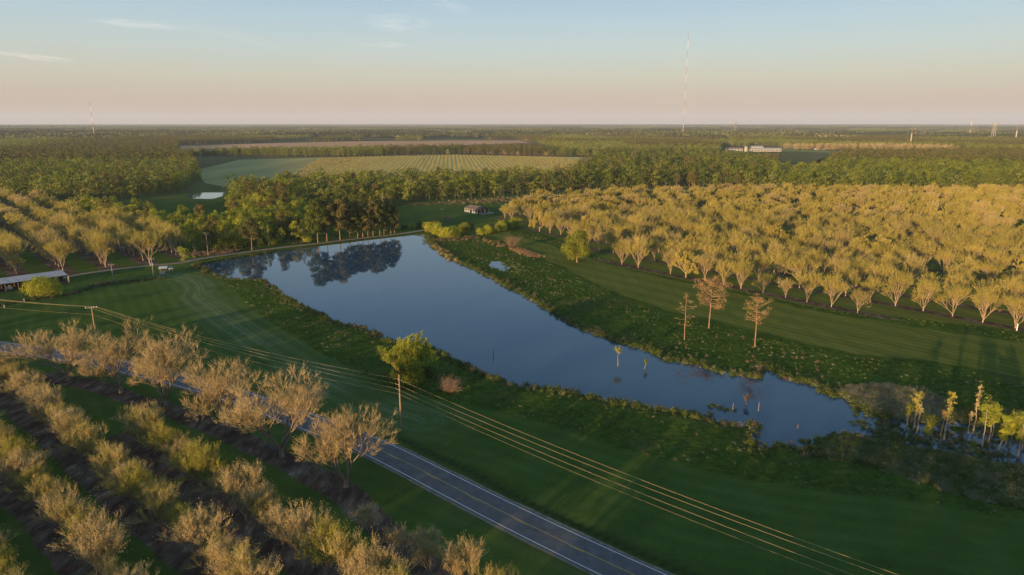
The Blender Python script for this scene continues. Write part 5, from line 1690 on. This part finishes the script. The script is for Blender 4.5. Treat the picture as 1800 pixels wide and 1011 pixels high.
far_barn(1345, 266.5, 78, 14, 6, .05, 'far_white', 'long low white farm building right of the silo', 10)
far_barn(1290, 265.5, 40, 16, 6, .1, 'roof_rust', 'brown-roofed farm building left of the silo', 5)
far_barn(1330, 264, 30, 14, 8, -.1, 'far_white', 'short white building between silo and the long one', 4)
far_barn(1440, 263.5, 24, 12, 5, .1, 'roof_rust', 'small house in front of the tan tree row', 4)
x, y = spot(1311, 266.5)
t = thing('silo', 'white round silo among the far farm buildings', 'silo', x, y)
MB().tube([(0, 0, 0), (0, 0, 11)], [4.5, 4.5], 18).build('cylinder_wall', M['far_white'], t)
MB().tube([(0, 0, 11), (0, 0, 13.4), (0, 0, 13.6)], [4.7, 1.0, .3], 18).build('cone_roof', M['grey_metal'], t)


def mast(px, d, top_py, w, bands, lab, guys=True):
    u = (px - 900) / 1200; az, _ = sky_dir(px, 240)
    x, y = math.sin(az) * d, math.cos(az) * d
    _, el = sky_dir(px, top_py)
    h = CAM_H + math.tan(el) * d
    t = thing('radio_mast', lab, 'radio mast', x, y, 0, z=float(far_relief(np.array([x]), np.array([y]))[0]))
    n = bands
    for b in range(n):
        z0, z1 = h * b / n, h * (b + 1) / n - (.0)
        mb = MB()
        leg = [(w * .58 * math.cos(a), w * .58 * math.sin(a)) for a in (1.57, 3.67, 5.76)]
        for lx, ly in leg: mb.tube([(lx, ly, z0), (lx, ly, z1)], [w * .14] * 2, 5, cap=False)
        k = max(2, int((z1 - z0) / (w * 2.2)))
        for i in range(k):
            za = z0 + (z1 - z0) * i / k; zb = z0 + (z1 - z0) * (i + 1) / k
            for j in range(3):
                p, q = leg[j], leg[(j + 1) % 3]
                mb.tube([(p[0], p[1], za), (q[0], q[1], zb)], [w * .06] * 2, 3, cap=False)
        mb.build('mast_section', M['mast_red'] if b % 2 == (n - 1) % 2 else M['mast_white'], t)
    if guys:
        mb = MB()
        for f in (.33, .66, .95):
            for a in (.5, 2.6, 4.7):
                mb.tube([(0, 0, h * f), (math.cos(a) * h * .5, math.sin(a) * h * .5, 0)], [.05, .05], 3, cap=False)
        mb.build('guy_wires', M['wire'], t)
    return h


HM = mast(1200, 3150, 58, 1.25, 13, 'very tall red and white guyed mast right of centre')
mast(166, 3900, 180, 2.6, 7, 'slim mast standing on the horizon at the left')
mast(1704, 4200, 206, 2.0, 5, 'small mast on the horizon near the water tower')
mast(1786, 3000, 218, 2.2, 3, 'short mast at the right edge of the horizon', False)
mast(1602, 2300, 222, 1.8, 3, 'pale lattice pole over the right-hand woods', False)


def tower(px, d, top_py, r, lab):
    az, el = sky_dir(px, top_py)
    x, y = math.sin(az) * d, math.cos(az) * d; h = CAM_H + math.tan(el) * d
    t = thing('water_tower', lab, 'water tower', x, y, 0, z=float(far_relief(np.array([x]), np.array([y]))[0]))
    prof = [(h - 2.4 * r, .45), (h - 1.9 * r, .9), (h - 1.3 * r, 1.0), (h - .6 * r, .85), (h - .15 * r, .4), (h, .05)]
    MB().tube([(0, 0, z) for z, _ in prof], [r * q for _, q in prof], 16).build('tank', M['far_white'], t, True)
    for a in range(6):
        c, s = math.cos(a * 1.047), math.sin(a * 1.047)
        MB().tube([(c * r * 1.15, s * r * 1.15, 0), (c * r * .85, s * r * .85, h - 1.7 * r)], [.9, .7], 6).build('leg', M['far_white'], t)
    MB().tube([(0, 0, 0), (0, 0, h - 2.2 * r)], [1.2, 1.2], 8).build('riser_pipe', M['far_white'], t)


tower(1750, 3600, 214.0, 6.8, 'white water tower on the horizon at the far right')
tower(1293, 5200, 213.8, 7, 'tiny white water tower on the horizon right of the tall mast')

# tan pecans beyond the right wood, seen in a long row
A2, B2 = np.array(spot(1392, 264)), np.array(spot(1690, 266))
P = [tuple(A2 + (B2 - A2) * rng.random() + np.array((0, rng.uniform(0, 90)))) + (0,) for _ in range(230)]
scatter('tan_tree_row', P, rng.uniform(0, 6.28, len(P)), rng.uniform(1.0, 1.4, len(P)), np.zeros(len(P), int), [LOW[6]], 'row of tan leafless trees beyond the right-hand wood')

# ------------------------------------------------------------------ air
hz = new_mat('evening_haze')
hm, hn, hl = hz
hn.remove(hn['Principled BSDF'])
pv = hn.new('ShaderNodeVolumePrincipled')
pv.inputs['Color'].default_value = (.70, .82, 1.0, 1)
pv.inputs['Density'].default_value = 0.000040
pv.inputs['Anisotropy'].default_value = 0.0
hl.new(pv.outputs[0], hn['Material Output'].inputs['Volume'])
HAZE_TOP = 520.0
o = MB().box((0, 18500, (HAZE_TOP - 26) / 2), (84000, 54000, HAZE_TOP + 26)).build('haze', hm)
tag(o, 'thin evening haze', kind='stuff')
